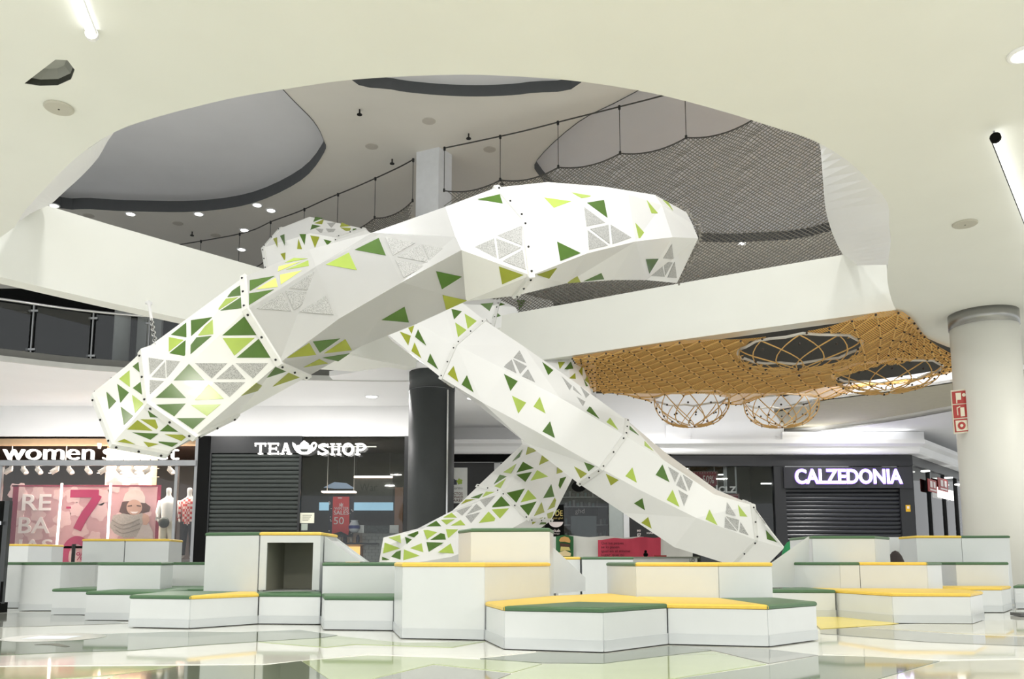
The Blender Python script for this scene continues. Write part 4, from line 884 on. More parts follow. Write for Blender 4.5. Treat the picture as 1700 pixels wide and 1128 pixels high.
for q0, q1, nm in ((-150, 1.2, 0), (5.5, 291, 1), (297, 324, 2)):
    a, b_ = xa(q0, YS), xa(q1, YS); b = MB(); b.box((a, YS + .0, .02), (b_, YS + .015, zy(774, YS))); struct(b.build('window_%d' % (nm + 1), GLASS))
LMP = mat('pale track lamp paint', (214, 206, 198), .4)
t = pthing('lighting_track', 'white lighting track carrying the small spotlights above the pink poster', 'track', 150, 772, YS + .45); pbox('rail', 8, 770, 292, 773, YS + .48, .06, LMP, t)
for px in (20, 110, 200, 288): pbox('hanger', px - .6, 741, px + .6, 770, YS + .46, .02, LMP, t)
NM_ = ['leftmost', 'second', 'third', 'fourth', 'fifth', 'sixth', 'seventh', 'eighth', 'ninth', 'tenth', 'eleventh']
for i, px in enumerate((18, 38, 62, 95, 114, 144, 175, 196, 220, 248, 281)):
    Yl = YS + .45; p = P(px, 782, Yl); t = thing('track_spotlight', 'small white track spotlight above the pink poster, %s from the left' % NM_[i] if i else 'small white track spotlight above the pink poster, leftmost of the row', 'spotlight', p, 'track spotlights over the pink poster')
    MB().box((p.x - .03, Yl - .03, p.z), (p.x + .03, Yl + .03, zy(772.9, Yl))).build('bracket', LMP, t)
    s = 1 if i % 3 else -1; MB().tube([p + Vector((0, 0, .04)), p + Vector((s * .12, -.06, -.06))], .062, 12).build('lamp_head', LMP, t)
    MB().lathe((p.x + s * .125, p.y - .065, p.z - .07), [(.045, 0), (.045, .01)], 10).build('lamp_face', LED, t)
t = pthing('shop_pillar', 'beige lit pillar inside the shop behind the pink poster', 'pillar', 222, 780, YS + 1.5); pbox('shaft', 180, 722, 264, 860, YS + 1.6, .3, BEIGE, t); 
for yy in (765, 778, 792): pbox('groove', 205, yy, 264, yy + .8, YS + 1.29, .004, mat('beige groove', (205, 170, 135), .7), t)
# poster
YP = YS + .9; t = pthing('sale_poster', 'large pink sale poster with pale letters, magenta percentage and woman in grey scarf', 'poster', 140, 940, YP)
pbox('board', 20, 806, 262, 965.5, YP, .03, PINK, t)
for q in ((20, 806, 262, 808.5), (20, 806, 22.5, 962), (259.5, 806, 262, 962)): pbox('border', *q, YP - .031, .006, MAROON, t)
rnd = random.Random(11)
def blob(px, py, r, Y, m, t, n=14, name='flower'):
    c = P(px, py, Y); R_ = r * (Y / F) * 1.03; ph = rnd.random() * 6
    v = [(c.x + R_ * (1 + .18 * math.sin(5 * a * 6.2832 / n + ph)) * math.cos(a * 6.2832 / n), Y, c.z + R_ * (1 + .18 * math.sin(5 * a * 6.2832 / n + ph)) * math.sin(a * 6.2832 / n)) for a in range(n)]
    return MB().slab(v, (0, -.004, 0)).build(name, m, t)
for i in range(26):
    px = 30 + (i % 7) * 33 + rnd.uniform(-8, 8); py = 816 + (i // 7) * 36 + rnd.uniform(-10, 10)
    blob(px, py, rnd.uniform(9, 15), YP - .031, PINKL, t, 20)
pletter('RE', 36, 86, 821, 848, YP - .037, POSTW, t, .01, .012); pletter('BA', 30, 84, 859, 886, YP - .037, POSTW, t, .01, .012); pletter('JAS', 24, 88, 896, 923, YP - .037, POSTW, t, .01, .012)
pbox('minus_sign', 110, 841.5, 118, 845, YP - .037, .006, MAG, t)
def stroke(pts, wpx, Y, m, t, name):
    W = wpx * Y / F / 2; sp_ = spline([P(a, b, Y) for a, b in pts], 6); v = []
    L_, R2 = [], []
    for i, p in enumerate(sp_):
        d = (sp_[min(i + 1, len(sp_) - 1)] - sp_[max(i - 1, 0)]).normalized(); nn = Vector((-d.z, 0, d.x)); L_.append(p + nn * W); R2.append(p - nn * W)
    mb = MB(); n = len(sp_)
    v = L_ + R2 + [q + Vector((0, -.008, 0)) for q in L_] + [q + Vector((0, -.008, 0)) for q in R2]; f = []
    for i in range(n - 1): f += [(2 * n + i, 2 * n + i + 1, 3 * n + i + 1, 3 * n + i), (i, n + i, n + i + 1, i + 1), (i, i + 1, 2 * n + i + 1, 2 * n + i), (n + i, 3 * n + i, 3 * n + i + 1, n + i + 1)]
    mb.add(v, f); return mb.build(name, m, t)
stroke([(117, 820), (140, 820), (164, 820)], 13, YP - .037, MAG, t, 'numeral_seven'); stroke([(163, 822), (155, 836), (142, 854), (134, 868), (128, 880)], 14, YP - .038, MAG, t, 'numeral_seven')
stroke([(108 + 20 + 21 * math.cos(a * .5236), 928 - 31 * math.sin(a * .5236)) for a in range(13)], 13, YP - .037, MAG, t, 'numeral_zero')
pletter('%', 126, 140, 917, 931, YP - .037, MAG, t, .008)
SKIN = mat('print skin', (206, 164, 146), .6); SCARF = mat('print grey scarf', (176, 168, 160), .7, bump=.3, scale=30, var=.12); HAT = mat('print knit hat', (222, 204, 198), .7); HAIR = mat('print dark hair', (92, 66, 62), .7)
def poly(pts, Y, m, t, name, th=.004): return MB().slab([P(a, b, Y) for a, b in pts], (0, -th, 0)).build(name, m, t)
def ell(cx, cy, rx, ry, n=18): return [(cx + rx * math.cos(i * 6.2832 / n), cy + ry * math.sin(i * 6.2832 / n)) for i in range(n)]
wm = poly([(204, 832), (208, 820), (216, 814), (226, 812), (236, 816), (241, 826), (241, 836), (222, 833)], YP - .036, HAT, t, 'printed_woman'); wm['label'] = 'woman printed on the poster, in a knit hat and grey scarf'
poly([(203, 834), (198, 850), (206, 856), (222, 856), (248, 850), (250, 842), (240, 834), (222, 831)], YP - .034, HAIR, wm, 'hair')
poly(ell(223, 843, 13, 13), YP - .037, SKIN, wm, 'face'); poly([(212, 840), (219, 839), (219, 841), (212, 842)], YP - .042, HAIR, wm, 'eye'); poly([(227, 839), (234, 840), (234, 842), (227, 841)], YP - .042, HAIR, wm, 'eye'); poly([(216, 850), (230, 850), (226, 853), (220, 853)], YP - .042, POSTW, wm, 'smile')
poly([(188, 856), (204, 853), (222, 856), (236, 852), (240, 862), (234, 876), (226, 892), (206, 894), (190, 886), (182, 874)], YP - .041, SCARF, wm, 'scarf')
for k in range(3): stroke([(186 + 3 * k, 864 + k * 8), (205, 872 + k * 7), (232, 862 + k * 8)], 1.6, YP - .046, mat('print scarf fold', (140, 132, 126), .7), wm, 'scarf_fold')
poly([(236, 862), (238, 852), (246, 856), (249, 864), (244, 872), (238, 872)], YP - .043, SKIN, wm, 'hand'); poly([(228, 875), (246, 868), (254, 884), (254, 900), (222, 900)], YP - .04, mat('print pale sleeve', (206, 192, 188), .7, bump=.3, scale=30), wm, 'sleeve')
for (a, b_, c, d), lb_ in (((103, 803, 90, 935), 'glowing vertical light tube in the shop window across the poster, left one'), ((184, 803, 175, 935), 'glowing vertical light tube in the shop window across the poster, right one')):
    tt = tag(MB().tube([P(a, b_, YS + .5), Vector((P(c, d + 20, YS + .5).x, YS + .5, .01))], .028, 8).build('light_tube', LED), lb_, 'light')
# mannequins: one skinned body each, clothes as shells
def limb(mb, pts, r, n=10): mb.tube(pts, r, n)
def mannequin(px, Ym, label, top, leg, check=None):
    base = P(px, 929, Ym); x, z0 = base.x, base.z; H = 1.84
    t = thing('mannequin', label, 'mannequin', (x, Ym, z0 - .02)); SK = mat('white mannequin', (246, 240, 234), .35)
    me = bpy.data.meshes.new('body'); 
    V = [(0, 0, .93), (0, 0, 1.1), (0, 0, 1.3), (0, 0, 1.47), (0, -.01, 1.56), (0, -.015, 1.66), (0, -.015, 1.78), (.1, 0, .9), (.12, -.02, .5), (.12, .02, .08), (.12, -.1, .03), (-.1, 0, .9), (-.11, .02, .5), (-.1, .03, .08), (-.12, -.09, .03),
         (.19, 0, 1.43), (.25, .03, 1.16), (.2, -.1, .95), (.17, -.13, .86), (-.19, 0, 1.43), (-.26, .03, 1.17), (-.2, -.11, .98), (-.16, -.14, .9)]
    E_ = [(0, 1), (1, 2), (2, 3), (3, 4), (4, 5), (5, 6), (0, 7), (7, 8), (8, 9), (9, 10), (0, 11), (11, 12), (12, 13), (13, 14), (3, 15), (15, 16), (16, 17), (17, 18), (3, 19), (19, 20), (20, 21), (21, 22)]
    RD = [.14, .115, .14, .12, .05, .075, .08, .1, .065, .04, .035, .1, .065, .04, .035, .055, .042, .032, .035, .055, .042, .032, .035]
    me.from_pydata([(a, b, c) for a, b, c in V], E_, []); o = bpy.data.objects.new('body', me); C.objects.link(o); o.modifiers.new('s', 'SKIN')
    for i, sv in enumerate(me.skin_vertices[0].data): sv.radius = (RD[i], RD[i] * .8); sv.use_root = i == 0
    sb = o.modifiers.new('b', 'SUBSURF'); sb.levels = sb.render_levels = 1
    dg = bpy.context.evaluated_depsgraph_get(); m2 = bpy.data.meshes.new_from_object(o.evaluated_get(dg)); bpy.data.objects.remove(o)
    for p in m2.polygons: p.use_smooth = True
    m2.materials.clear(); m2.materials.append(SK); bo = bpy.data.objects.new('body', m2); C.objects.link(bo); bo.parent = t; bo.location = (0, 0, .02)
    zz = z0
    def lat(name, prof, m, n=16, c=(0, 0)):
        v = []
        for rx, ry, h, ox in prof:
            for k in range(n): a = k * 6.2832 / n; v.append((x + c[0] + ox + rx * math.cos(a), Ym + c[1] + ry * math.sin(a), zz + h))
        f = [(i * n + k, i * n + (k + 1) % n, (i + 1) * n + (k + 1) % n, (i + 1) * n + k) for i in range(len(prof) - 1) for k in range(n)]
        return obj(name, v, f, m, t, True)
    lat('top', [(.17, .13, .86, 0), (.16, .125, 1.02, 0), (.165, .13, 1.2, 0), (.2, .135, 1.36, 0), (.19, .11, 1.45, 0), (.07, .07, 1.52, 0)], top)
    for s in (1, -1):
        mb = MB(); mb.tube([(x + s * .18, Ym, zz + 1.43), (x + s * .255, Ym + .03, zz + 1.16), (x + s * .21, Ym - .1, zz + .97)], [.075, .066, .055], 10); mb.build('sleeve', top, t, True)
        lat('trouser_leg', [(.062, .062, .1, .0), (.085, .085, .5, 0), (.105, .11, .8, -s * .02), (.12, .12, .92, -s * .03)], leg, 12, (s * .115, 0))
    return t
m_pl = mat('red plaid cloth', (206, 64, 58), .7); nt = m_pl.node_tree; ck = nt.nodes.new('ShaderNodeTexChecker'); ck.inputs['Scale'].default_value = 16; ck.inputs[1].default_value = (*srgb(214, 60, 56), 1); ck.inputs[2].default_value = (*srgb(246, 214, 206), 1)
tc = nt.nodes.new('ShaderNodeTexCoord'); nt.links.new(tc.outputs['Object'], ck.inputs[0]); nt.links.new(ck.outputs[0], nt.nodes['Principled BSDF'].inputs['Base Color'])
t = mannequin(275, YS + .75, 'white mannequin in a white top and cream trousers behind the shop glass', mat('white knit top', (250, 246, 240), .7), CREAM)
b = P(272, 868, YS + .55); MB().ball((b.x, b.y, b.z), .14, 10, 6, (1, .5, 1)).build('tied_bag', mat('dark green bag cloth', (58, 62, 54), .6), t, True)
mannequin(310, YS + .75, 'white mannequin in a red plaid shirt and black trousers behind the shop glass', m_pl, mat('black trouser cloth', (30, 26, 28), .7))
b = MB(); b.box((xa(265, YS + .7), YS + .25, 0), (Wx1 - .05, YS + 1.2, P(300, 929, YS + .75).z - .002)); tag(b.build('display_plinth', mat('grey display plinth', (150, 140, 134), .5)), 'low display plinth carrying the mannequins behind the lit shop window', 'plinth')
# ---- tea shop
Tx0, Tx1 = xa(330, YS), xa(676, YS)
shop_room(xa(349, YS), xa(672, YS), YS, 3.2, ZS, mat('tea shop dark wall', (52, 52, 46), .6), mat('tea shop floor', (70, 66, 60), .3), mat('tea shop ceiling', (70, 68, 60), .8), 'tea')
b = MB(); b.box((Tx0 - .02, YS - .08, 0), (xa(348, YS), YS + .15, ZS)); tag(b.build('shop_pillar', BLACK), 'black pillar between the lit shop window and the dark shutter', 'pillar')
b = MB(); b.box((xa(348, YS), YS - .05, zy(753, YS)), (xa(500, YS), YS + .1, ZS)); tag(b.build('shop_header', DARK), 'dark panel above the shutter behind the white tea lettering', 'panel')
def shutter(px0, px1, py_top, Y, pitch, m, label, a3=None):
    t = pthing('roller_shutter', label, 'shutter', (px0 + px1) / 2, 960, Y); x0_, x1_ = xa(px0, Y), xa(px1, Y); zt = zy(py_top, Y); n = int(zt / pitch)
    me = None
    for i in range(n):
        z = zt - (i + 1) * pitch
        if me is None:
            mb = MB(); pr_ = [(0, 0), (-.012, .01), (-.03, pitch * .35), (-.03, pitch * .65), (-.012, pitch * .88), (0, pitch * .9)]
            v = [(x0_, Y + a, z + h) for a, h in pr_] + [(x1_, Y + a, z + h) for a, h in pr_]; k = len(pr_); o = obj('slat', v, [(j, j + k, j + k + 1, j + 1) for j in range(k - 1)], m, t); me = o.data; zf = z
        else:
            o = bpy.data.objects.new('slat', me); C.objects.link(o); o.parent = t; o.location = (0, 0, z - zf)
    MB().box((x0_, Y + .005, 0), (x1_, Y + .03, zt)).build('back_sheet', BLACK, t)
    return t
t = shutter(349, 498, 753, YS, .104, SHUT, 'dark green grey roller shutter of the tea shop, closed')
MB().box((xa(347.5, YS), YS - .06, 0), (xa(350.5, YS), YS + .02, zy(753, YS))).build('guide_rail', DARK, t); MB().box((xa(496.5, YS), YS - .06, 0), (xa(500, YS), YS + .02, zy(753, YS))).build('guide_rail', DARK, t)
t = pthing('shop_sign', 'white lit tea shop lettering with a white teapot emblem in the middle', 'sign', 515, 745, YS)
def serif(txt, px0, px1, py0, py1, Y, m, t):
    W = px1 - px0; n = len(txt); cw = W / n; th = 3.4; H = py1 - py0
    for i, ch in enumerate(txt):
        a = px0 + i * cw + 1; b_ = a + cw - 3; c = (a + b_) / 2; mb = MB()
        def bar(x0, y0, x1, y1): p, q = P(x0, y1, Y), P(x1, y0, Y); mb.box((p.x, Y - .05, p.z), (q.x, Y, q.z))
        def dg(x0, y0, x1, y1, w_): p, q = P(x0, y0, Y), P(x1, y1, Y); w2 = w_ * Y / F / 2; mb.slab([(p.x - w2, Y, p.z), (p.x + w2, Y, p.z), (q.x + w2, Y, q.z), (q.x - w2, Y, q.z)], (0, -.05, 0))
        def arcs(pts, w_):
            s_ = spline([P(u, v_, Y) for u, v_ in pts], 5); 
            for j in range(len(s_) - 1):
                d = (s_[j + 1] - s_[j]).normalized(); nn = Vector((-d.z, 0, d.x)) * (w_ * Y / F / 2); e = d * .006; mb.slab([s_[j] + nn - e, s_[j] - nn - e, s_[j + 1] - nn + e, s_[j + 1] + nn + e], (0, -.05, 0))
        if ch == 'T': bar(c - th / 2, py0, c + th / 2, py1); bar(a, py0, b_, py0 + 2.4); bar(a, py0, a + 1.6, py0 + 6); bar(b_ - 1.6, py0, b_, py0 + 6); bar(c - 4, py1 - 1.8, c + 4, py1)
        if ch == 'E':
            bar(a + 2, py0, a + 2 + th, py1); bar(a, py0, b_, py0 + 2.2); bar(a, py1 - 2.2, b_, py1); bar(a + 2, (py0 + py1) / 2 - 1, b_ - 3, (py0 + py1) / 2 + 1); bar(b_ - 1.6, py0, b_, py0 + 5); bar(b_ - 1.6, py1 - 5.5, b_, py1); bar(b_ - 4.5, (py0 + py1) / 2 - 3, b_ - 3, (py0 + py1) / 2 + 3)
        if ch == 'A': dg(c - .5, py0, a + 3, py1, 2.2); dg(c, py0, b_ - 3, py1, 4.2); bar(a + 4, py1 - 7.5, b_ - 4, py1 - 5.8); bar(a - 1, py1 - 1.8, a + 6.5, py1); bar(b_ - 7.5, py1 - 1.8, b_ + 1, py1)
        if ch == 'S': arcs([(b_ - 1.5, py0 + 4), (c + 1, py0 + 1.5), (a + 2.5, py0 + 5), (c, py0 + H / 2), (b_ - 2, py1 - 5), (c - 1, py1 - 1.4), (a + 1.5, py1 - 4)], 3.4); bar(b_ - 2, py0 + .5, b_ - .5, py0 + 6.5); bar(a, py1 - 6.5, a + 1.6, py1 - .5)
        if ch == 'H':
            for xx in (a + 2, b_ - 2 - th): bar(xx, py0, xx + th, py1); bar(xx - 2, py0, xx + th + 2, py0 + 1.8); bar(xx - 2, py1 - 1.8, xx + th + 2, py1)
            bar(a + 2, (py0 + py1) / 2 - 1, b_ - 2, (py0 + py1) / 2 + 1.2)
        if ch == 'O': arcs([(c + (b_ - a) / 2 * .86 * math.cos(k * .5236), (py0 + py1) / 2 - H / 2 * .9 * math.sin(k * .5236)) for k in range(13)], 3.6)
        if ch == 'P': bar(a + 2, py0, a + 2 + th, py1); bar(a, py1 - 1.8, a + 8, py1); bar(a, py0, a + 6, py0 + 1.8); arcs([(a + 4, py0 + 1.2), (c + 3, py0 + 1.4), (b_ - 1, py0 + 5.5), (c + 3, py0 + 10.2), (a + 4, py0 + 10.8)], 3)
        o = mb.build('letter', LIT, t)
YL = YS - .12
serif('TEA', 423, 486, 736, 755, YL, LIT, t); serif('SHOP', 527, 610, 737, 756, YL, LIT, t)
pot = MB(); 
def addp(pts): pot.slab([P(a, b, YL) for a, b in pts], (0, -.05, 0))
addp([(492, 741), (500, 739), (511, 739), (519, 741), (521, 746), (517, 752), (511, 755), (500, 755), (494, 752), (490, 747)])
addp([(486, 735), (491, 738), (494, 748), (490, 747), (487, 741)])
addp([(499, 738), (502, 735), (504, 734), (504, 732.5), (507, 732.5), (507, 734), (510, 735), (513, 738)])
pot.build('teapot_emblem', LIT, t)
hd = [P(a, b, YL) for a, b in ((517, 741), (521, 736), (525, 738), (524, 744), (519, 749))]; MB().tube([p + Vector((0, -.025, 0)) for p in spline(hd, 4)], .024, 6).build('teapot_handle', LIT, t)
MB().slab([P(a, b, YL - .051) for a, b in ((498, 746), (512, 746), (510, 750), (505, 751), (500, 750))], (0, -.004, 0)).build('emblem_leaf', SHUT, t)
b = MB(); b.box((xa(500, YS), YS, .02), (xa(671, YS), YS + .015, ZS - .02)); struct(b.build('window_4', GLASS))
b = MB(); b.box((xa(671, YS), YS - .05, 0), (xa(677, YS), YS + .12, ZS)); tag(b.build('window_mullion', DARK), 'dark window jamb of the tea shop beside the charcoal column', 'mullion')
t = pthing('paper_notice', 'white paper notice on the tea shop door beside the shutter', 'notice', 510, 860, YS); pbox('sheet', 498, 852, 522, 869, YS - .01, .008, mat('notice paper', (214, 214, 196), .7), t); 
for k, yy in enumerate((855.5, 858.5, 861.5, 864)): pbox('print_line', 502, yy, 518 - k * 2, yy + 1, YS - .019, .002, mat('grey print', (120, 120, 110), .7), t)
pbox('holder', 500, 870, 511, 881, YS - .01, .008, mat('notice holder', (150, 160, 150), .4), t)
Yi = YS + 1.0
t = pthing('hanging_banner', 'red hanging sale banner with swallow tail in the tea shop window', 'banner', 566, 890, Yi)
poly([(553, 825), (580, 825), (580, 880), (578, 889), (566, 883), (551, 887)], Yi, RED, t, 'cloth', .01)
pletter('WINTER', 555, 579, 842.5, 847, Yi - .012, POSTW, t, .004, 0); pletter('SALES', 554, 579, 848, 855, Yi - .012, POSTW, t, .004, .01); pletter('50', 554, 571, 859, 871, Yi - .012, POSTW, t, .004, 0); pletter('*', 563, 570, 835, 843, Yi - .012, POSTW, t, .004, .01)
pbox('hanger_clip', 561, 826.5, 568, 828, Yi - .012, .01, POSTW, t)
t = pthing('starry_panel', 'dark panel with small white stars behind the red hanging banner', 'panel', 566, 880, Yi + .1); pbox('board', 545, 825, 588, 892, Yi + .1, .02, mat('night blue board', (26, 28, 40), .6), t)
for k in range(14): blob(rnd.choice([rnd.uniform(546, 552), rnd.uniform(581, 587)]), rnd.uniform(828, 888), .9, Yi + .078, POSTW, t, 6, 'star')
t = pthing('light_shelf', 'thin lit shelf hung on two rods above the red banner', 'shelf', 565, 818, Yi + .3); pbox('shelf_board', 537, 817, 592, 819, Yi + .3, .25, LED, t)
for px in (544.5, 588.5): pbox('rod', px - .7, 733, px + .7, 817, Yi + .3, .02, mat('pale rod', (190, 190, 180), .4), t)
t = pthing('ceiling_track', 'white lit ceiling track with small lamps inside the tea shop', 'track', 580, 742, Yi + .2); pbox('rail', 536, 741.5, 625, 743, Yi + .2, .04, mat('track glow', (250, 246, 230), .4, emit=1.2), t)
for px in (550, 563, 588, 601): pbox('lamp', px - 6, 728.5, px + 6, 730.5, Yi + .4, .1, LED, t)
t = pthing('menu_board', 'grey menu board with faded dark script inside the tea shop', 'board', 620, 820, Yi + 1.2); pbox('board', 588, 792, 652, 834, Yi + 1.2, .03, mat('grey menu board', (72, 72, 64), .6), t); pbox('edge_light', 588, 791, 652, 794, Yi + 1.2, .06, LED, t); pbox('hanger', 592, 725.5, 593, 791, Yi + 1.2, .02, DARK, t); pbox('hanger', 647, 725.5, 648, 791, Yi + 1.2, .02, DARK, t); pletter('War.', 597, 629, 803, 816, Yi + 1.165, mat('faded script', (44, 44, 40), .7), t, .004)
t = pthing('light_band', 'pale blue lit shelf band across the back of the tea shop', 'light', 590, 842, YS + 3.18); pbox('band', 531, 835, 653, 848, YS + 3.18, .1, mat('blue white band', (150, 190, 210), .4, emit=.9), t)
t = pthing('pendant_lamp', 'blue grey wing shaped lamp above the lit band inside the tea shop', 'light', 560, 808, YS + 2.5); poly([(538, 810), (556, 801), (576, 803), (590, 812), (556, 812)], YS + 2.5, mat('blue grey lamp shade', (150, 168, 190), .4, emit=.4), t, 'shade', .06); pbox('cord', 561, 732, 561.6, 803, YS + 2.48, .01, DARK, t)
t = pthing('tea_counter', 'white brick counter with dark worktop inside the tea shop', 'counter', 600, 930, Yi + .5)
BRK = mat('white brick paint', (222, 222, 218), .6)
for r_ in range(9):
    for k in range(7):
        xx = 602 + k * 11 - (r_ % 2) * 5.5; pbox('brick', max(602, xx), 886 + r_ * 5.4, min(672, xx + 10.4), 890.8 + r_ * 5.4, Yi + .5, .05, BRK, t)
pbox('counter_body', 560, 886, 672, 960, Yi + .8, .29, mat('counter mortar', (190, 190, 186), .8), t)
pbox('worktop', 556, 902, 630, 905, Yi + .42, .4, mat('black worktop', (18, 18, 26), .3), t); pbox('lit_niche', 574, 908, 598, 934, Yi + .44, .04, mat('amber lit niche', (255, 200, 130), .5, emit=1.3, ecol=(255, 190, 110)), t); pbox('niche_frame', 598, 906, 603, 940, Yi + .44, .06, mat('brown niche wood', (140, 92, 52), .5), t)
for q, m_, lb_ in (((588, 873, 607, 886), mat('white carton', (226, 226, 222), .6), 'white carton on the tea counter, left one'), ((607, 874, 649, 886), mat('black marbled carton', (54, 60, 58), .5, var=.5, scale=20), 'long dark marbled box between two white cartons on the tea counter'), ((649, 873, 664, 886), mat('white carton', (226, 226, 222), .6), 'white carton on the tea counter, right one')):
    o = pbox('carton', *q, Yi + .45, .25, m_, None); tag(o, lb_, 'box')
p = P(588, 885, Yi - .02); t = thing('tea_vase', 'white porcelain jar with blue pattern beside the red banner', 'jar', p); MB().lathe(p, [(.07, 0), (.13, .06), (.14, .17), (.1, .25), (.08, .29), (.1, .31)], 18).build('body', mat('white porcelain', (232, 234, 240), .2), t, True)
MB().lathe(p, [(.143, .1), (.145, .14), (.143, .18)], 18).build('blue_band', mat('cobalt glaze', (40, 60, 150), .3), t)
for k, (px, m_) in enumerate(((556, 'dark'), (564, 'clear'), (573, 'dark'), (583, 'clear'), (594, 'dark'))):
    p = P(px, 901.5, Yi + .2); MBx = MB(); MBx.lathe(p, [(.045, 0), (.05, .02), (.05, .14), (.03, .16), (.03, .2)], 12)
    tag(MBx.build('tea_tin', mat('navy tea tin', (34, 36, 62), .3) if m_ == 'dark' else mat('pale glass jar', (190, 180, 170), .2), None, True), ('dark tea tin on the black worktop, ' if m_ == 'dark' else 'pale glass jar on the black worktop, ') + NM_[k].replace('leftmost', 'first') + ' in the row from the left', 'jar', 'jars on the tea worktop')
o = pbox('wood_panel', 655, 810, 670, 886, Yi + .3, .08, mat('brown wood panel', (128, 88, 60), .5), None); tag(o, 'brown wooden upright panel inside the tea shop by the charcoal column', 'panel')
# ---- hair shop, centre
b = MB(); b.box((P(745, 760, YR).x, YR - .2, zy(768, YR)), (P(1112, 760, YR).x, YR - .05, zc0)); struct(b.build('trim_10', BLACK))
shop_room(xa(745, YR), xa(1296, YR), YR, 3.0, zc0, mat('hair shop dark wall', (50, 52, 54), .6), mat('hair shop floor', (60, 60, 62), .3), mat('hair shop ceiling', (60, 60, 62), .8), 'hair')
t = pthing('shop_door_frame', 'white frame with dark board right of the charcoal column', 'frame', 800, 900, YR)
WF = mat('pale aluminium frame', (206, 208, 210), .4)
pbox('head', 748, 764, 838, 769, YR, .08, WF, t); pbox('jamb', 820, 764, 831, 960, YR, .08, WF, t); pbox('board', 748, 769, 820, 960, YR, .04, mat('dark door board', (26, 27, 30), .4), t)
t = pthing('white_sign', 'white shop sign board with a round dark and green logo beside the charcoal column', 'sign', 762, 830, YR); pbox('board', 740, 777, 776, 828, YR - .05, .02, mat('white sign board', (222, 224, 220), .5), t)
blob(754, 801, 5, YR - .072, mat('dark logo print', (52, 58, 70), .5), t, 16, 'logo_dot'); blob(763, 800, 4.6, YR - .074, mat('green logo print', (158, 184, 70), .5), t, 16, 'logo_dot')
pletter('conforms', 742, 768, 808, 813, YR - .072, mat('grey logo print', (120, 124, 120), .5), t, .004)
for k, s_ in enumerate(('PRODUCTOS', 'PROFESIONALES', 'CAPILARES')): pletter(s_, 734, 769 - (k != 1) * 1, 818 + k * 5.6, 822.4 + k * 5.6, YR - .072, mat('brown print', (96, 60, 50), .6), t, .004, .01)
pbox('board_foot', 740, 828, 776, 836, YR - .05, .02, mat('white sign board', (222, 224, 220), .5), t)
b = MB(); b.box((xa(836, YR), YR, .02), (xa(1012, YR), YR + .015, zc0 - .02)); struct(b.build('window_5', GLASS))
t = pthing('hair_display', 'dark product display with shelves and a white brand sign behind glass', 'display', 960, 925, YR + .8)
pbox('back_board', 836, 800, 1010, 960, YR + .9, .05, mat('charcoal display board', (40, 42, 44), .5), t); pbox('sign_panel', 944, 843, 992, 857, YR + .6, .04, BLACK, t); pletter('ghd', 955, 970, 845, 855, YR + .55, POSTW, t, .01, -.01)
for yy in (826, 842, 872, 892): pbox('shelf', 920, yy, 1008, yy + 1.2, YR + .84, .2, GREYM, t)
rnd2 = random.Random(4)
for row, yy in enumerate((826, 842, 872, 892)):
    kk = -1
    for k in range(11):
        px = 938 + k * 6.4
        if row == 1 and px > 990: continue
        if row == 2 and 940 < px < 994: continue
        hh = rnd2.uniform(6, 11); mm = rnd2.choice([mat('dark bottle', (58, 60, 64), .3), mat('grey bottle', (104, 106, 108), .3), mat('teal bottle', (60, 92, 92), .3)])
        o = pbox('product_bottle', px, yy - hh, px + 3.4, yy, YR + .8, .08, mm, None)
        kk += 1; tag(o, '%s hair product pack on the %s dark display shelf, %s from the left' % ({'dark bottle': 'dark', 'grey bottle': 'grey', 'teal bottle': 'teal'}[mm.name], ('top', 'second', 'third', 'lowest')[row], NM_[kk].replace('leftmost', 'first')), 'bottle', 'packs on the dark display shelves')
pbox('mirror', 948, 857, 990, 900, YR + .62, .02, mat('dark mirror', (70, 74, 74), .1, .6), t)
t = pthing('black_poster', 'black window poster with gold euro lettering and a white half disc', 'poster', 922, 890, YR - .05); pbox('sheet', 905, 838, 936, 892, YR - .04, .01, BLACK, t); pletter('DE', 922, 934, 848, 857, YR - .052, mat('gold print', (206, 186, 110), .5), t, .004, .01); pletter('con ghd', 918, 934, 859, 863, YR - .052, mat('gold print', (206, 186, 110), .5), t, .004)
poly([(911, 867)] + [(923 + 12 * math.cos(a * .314), 867 + 9 * math.sin(a * .314)) for a in range(11)], YR - .05, POSTW, t, 'half_disc', .004); pletter('club', 917, 930, 879, 884, YR - .052, POSTW, t, .004, .005)
pletter('lissage', 919, 929, 885.5, 888, YR - .052, POSTW, t, .004)
poly(ell(961, 808, 12, 9), YR - .02, BLACK, pthing('round_sticker', 'round black sticker on the glass just under the slide joint', 'sticker', 961, 808, YR - .02), 'film', .004)
o = pbox('shop_pilaster', 1012, 770, 1035, 960, YR, .1, mat('grey green pilaster', (158, 166, 164), .5), None); tag(o, 'pale grey pilaster between the two dark shop windows', 'pilaster')
t = pthing('dark_panel', 'black shop panel with small white print right of the pale pilaster', 'panel', 1070, 900, YR); pbox('jamb', 1036, 770, 1042, 960, YR, .12, WF, t); pbox('board', 1042, 768, 1105, 960, YR, .06, mat('black shop board', (20, 21, 24), .4), t); pletter('MY', 1058, 1064, 880, 884, YR - .062, POSTW, t, .004); pletter('07', 1058, 1064, 886, 891, YR - .062, POSTW, t, .004); pletter('HAIR', 1074, 1086, 884, 887, YR - .062, POSTW, t, .004)
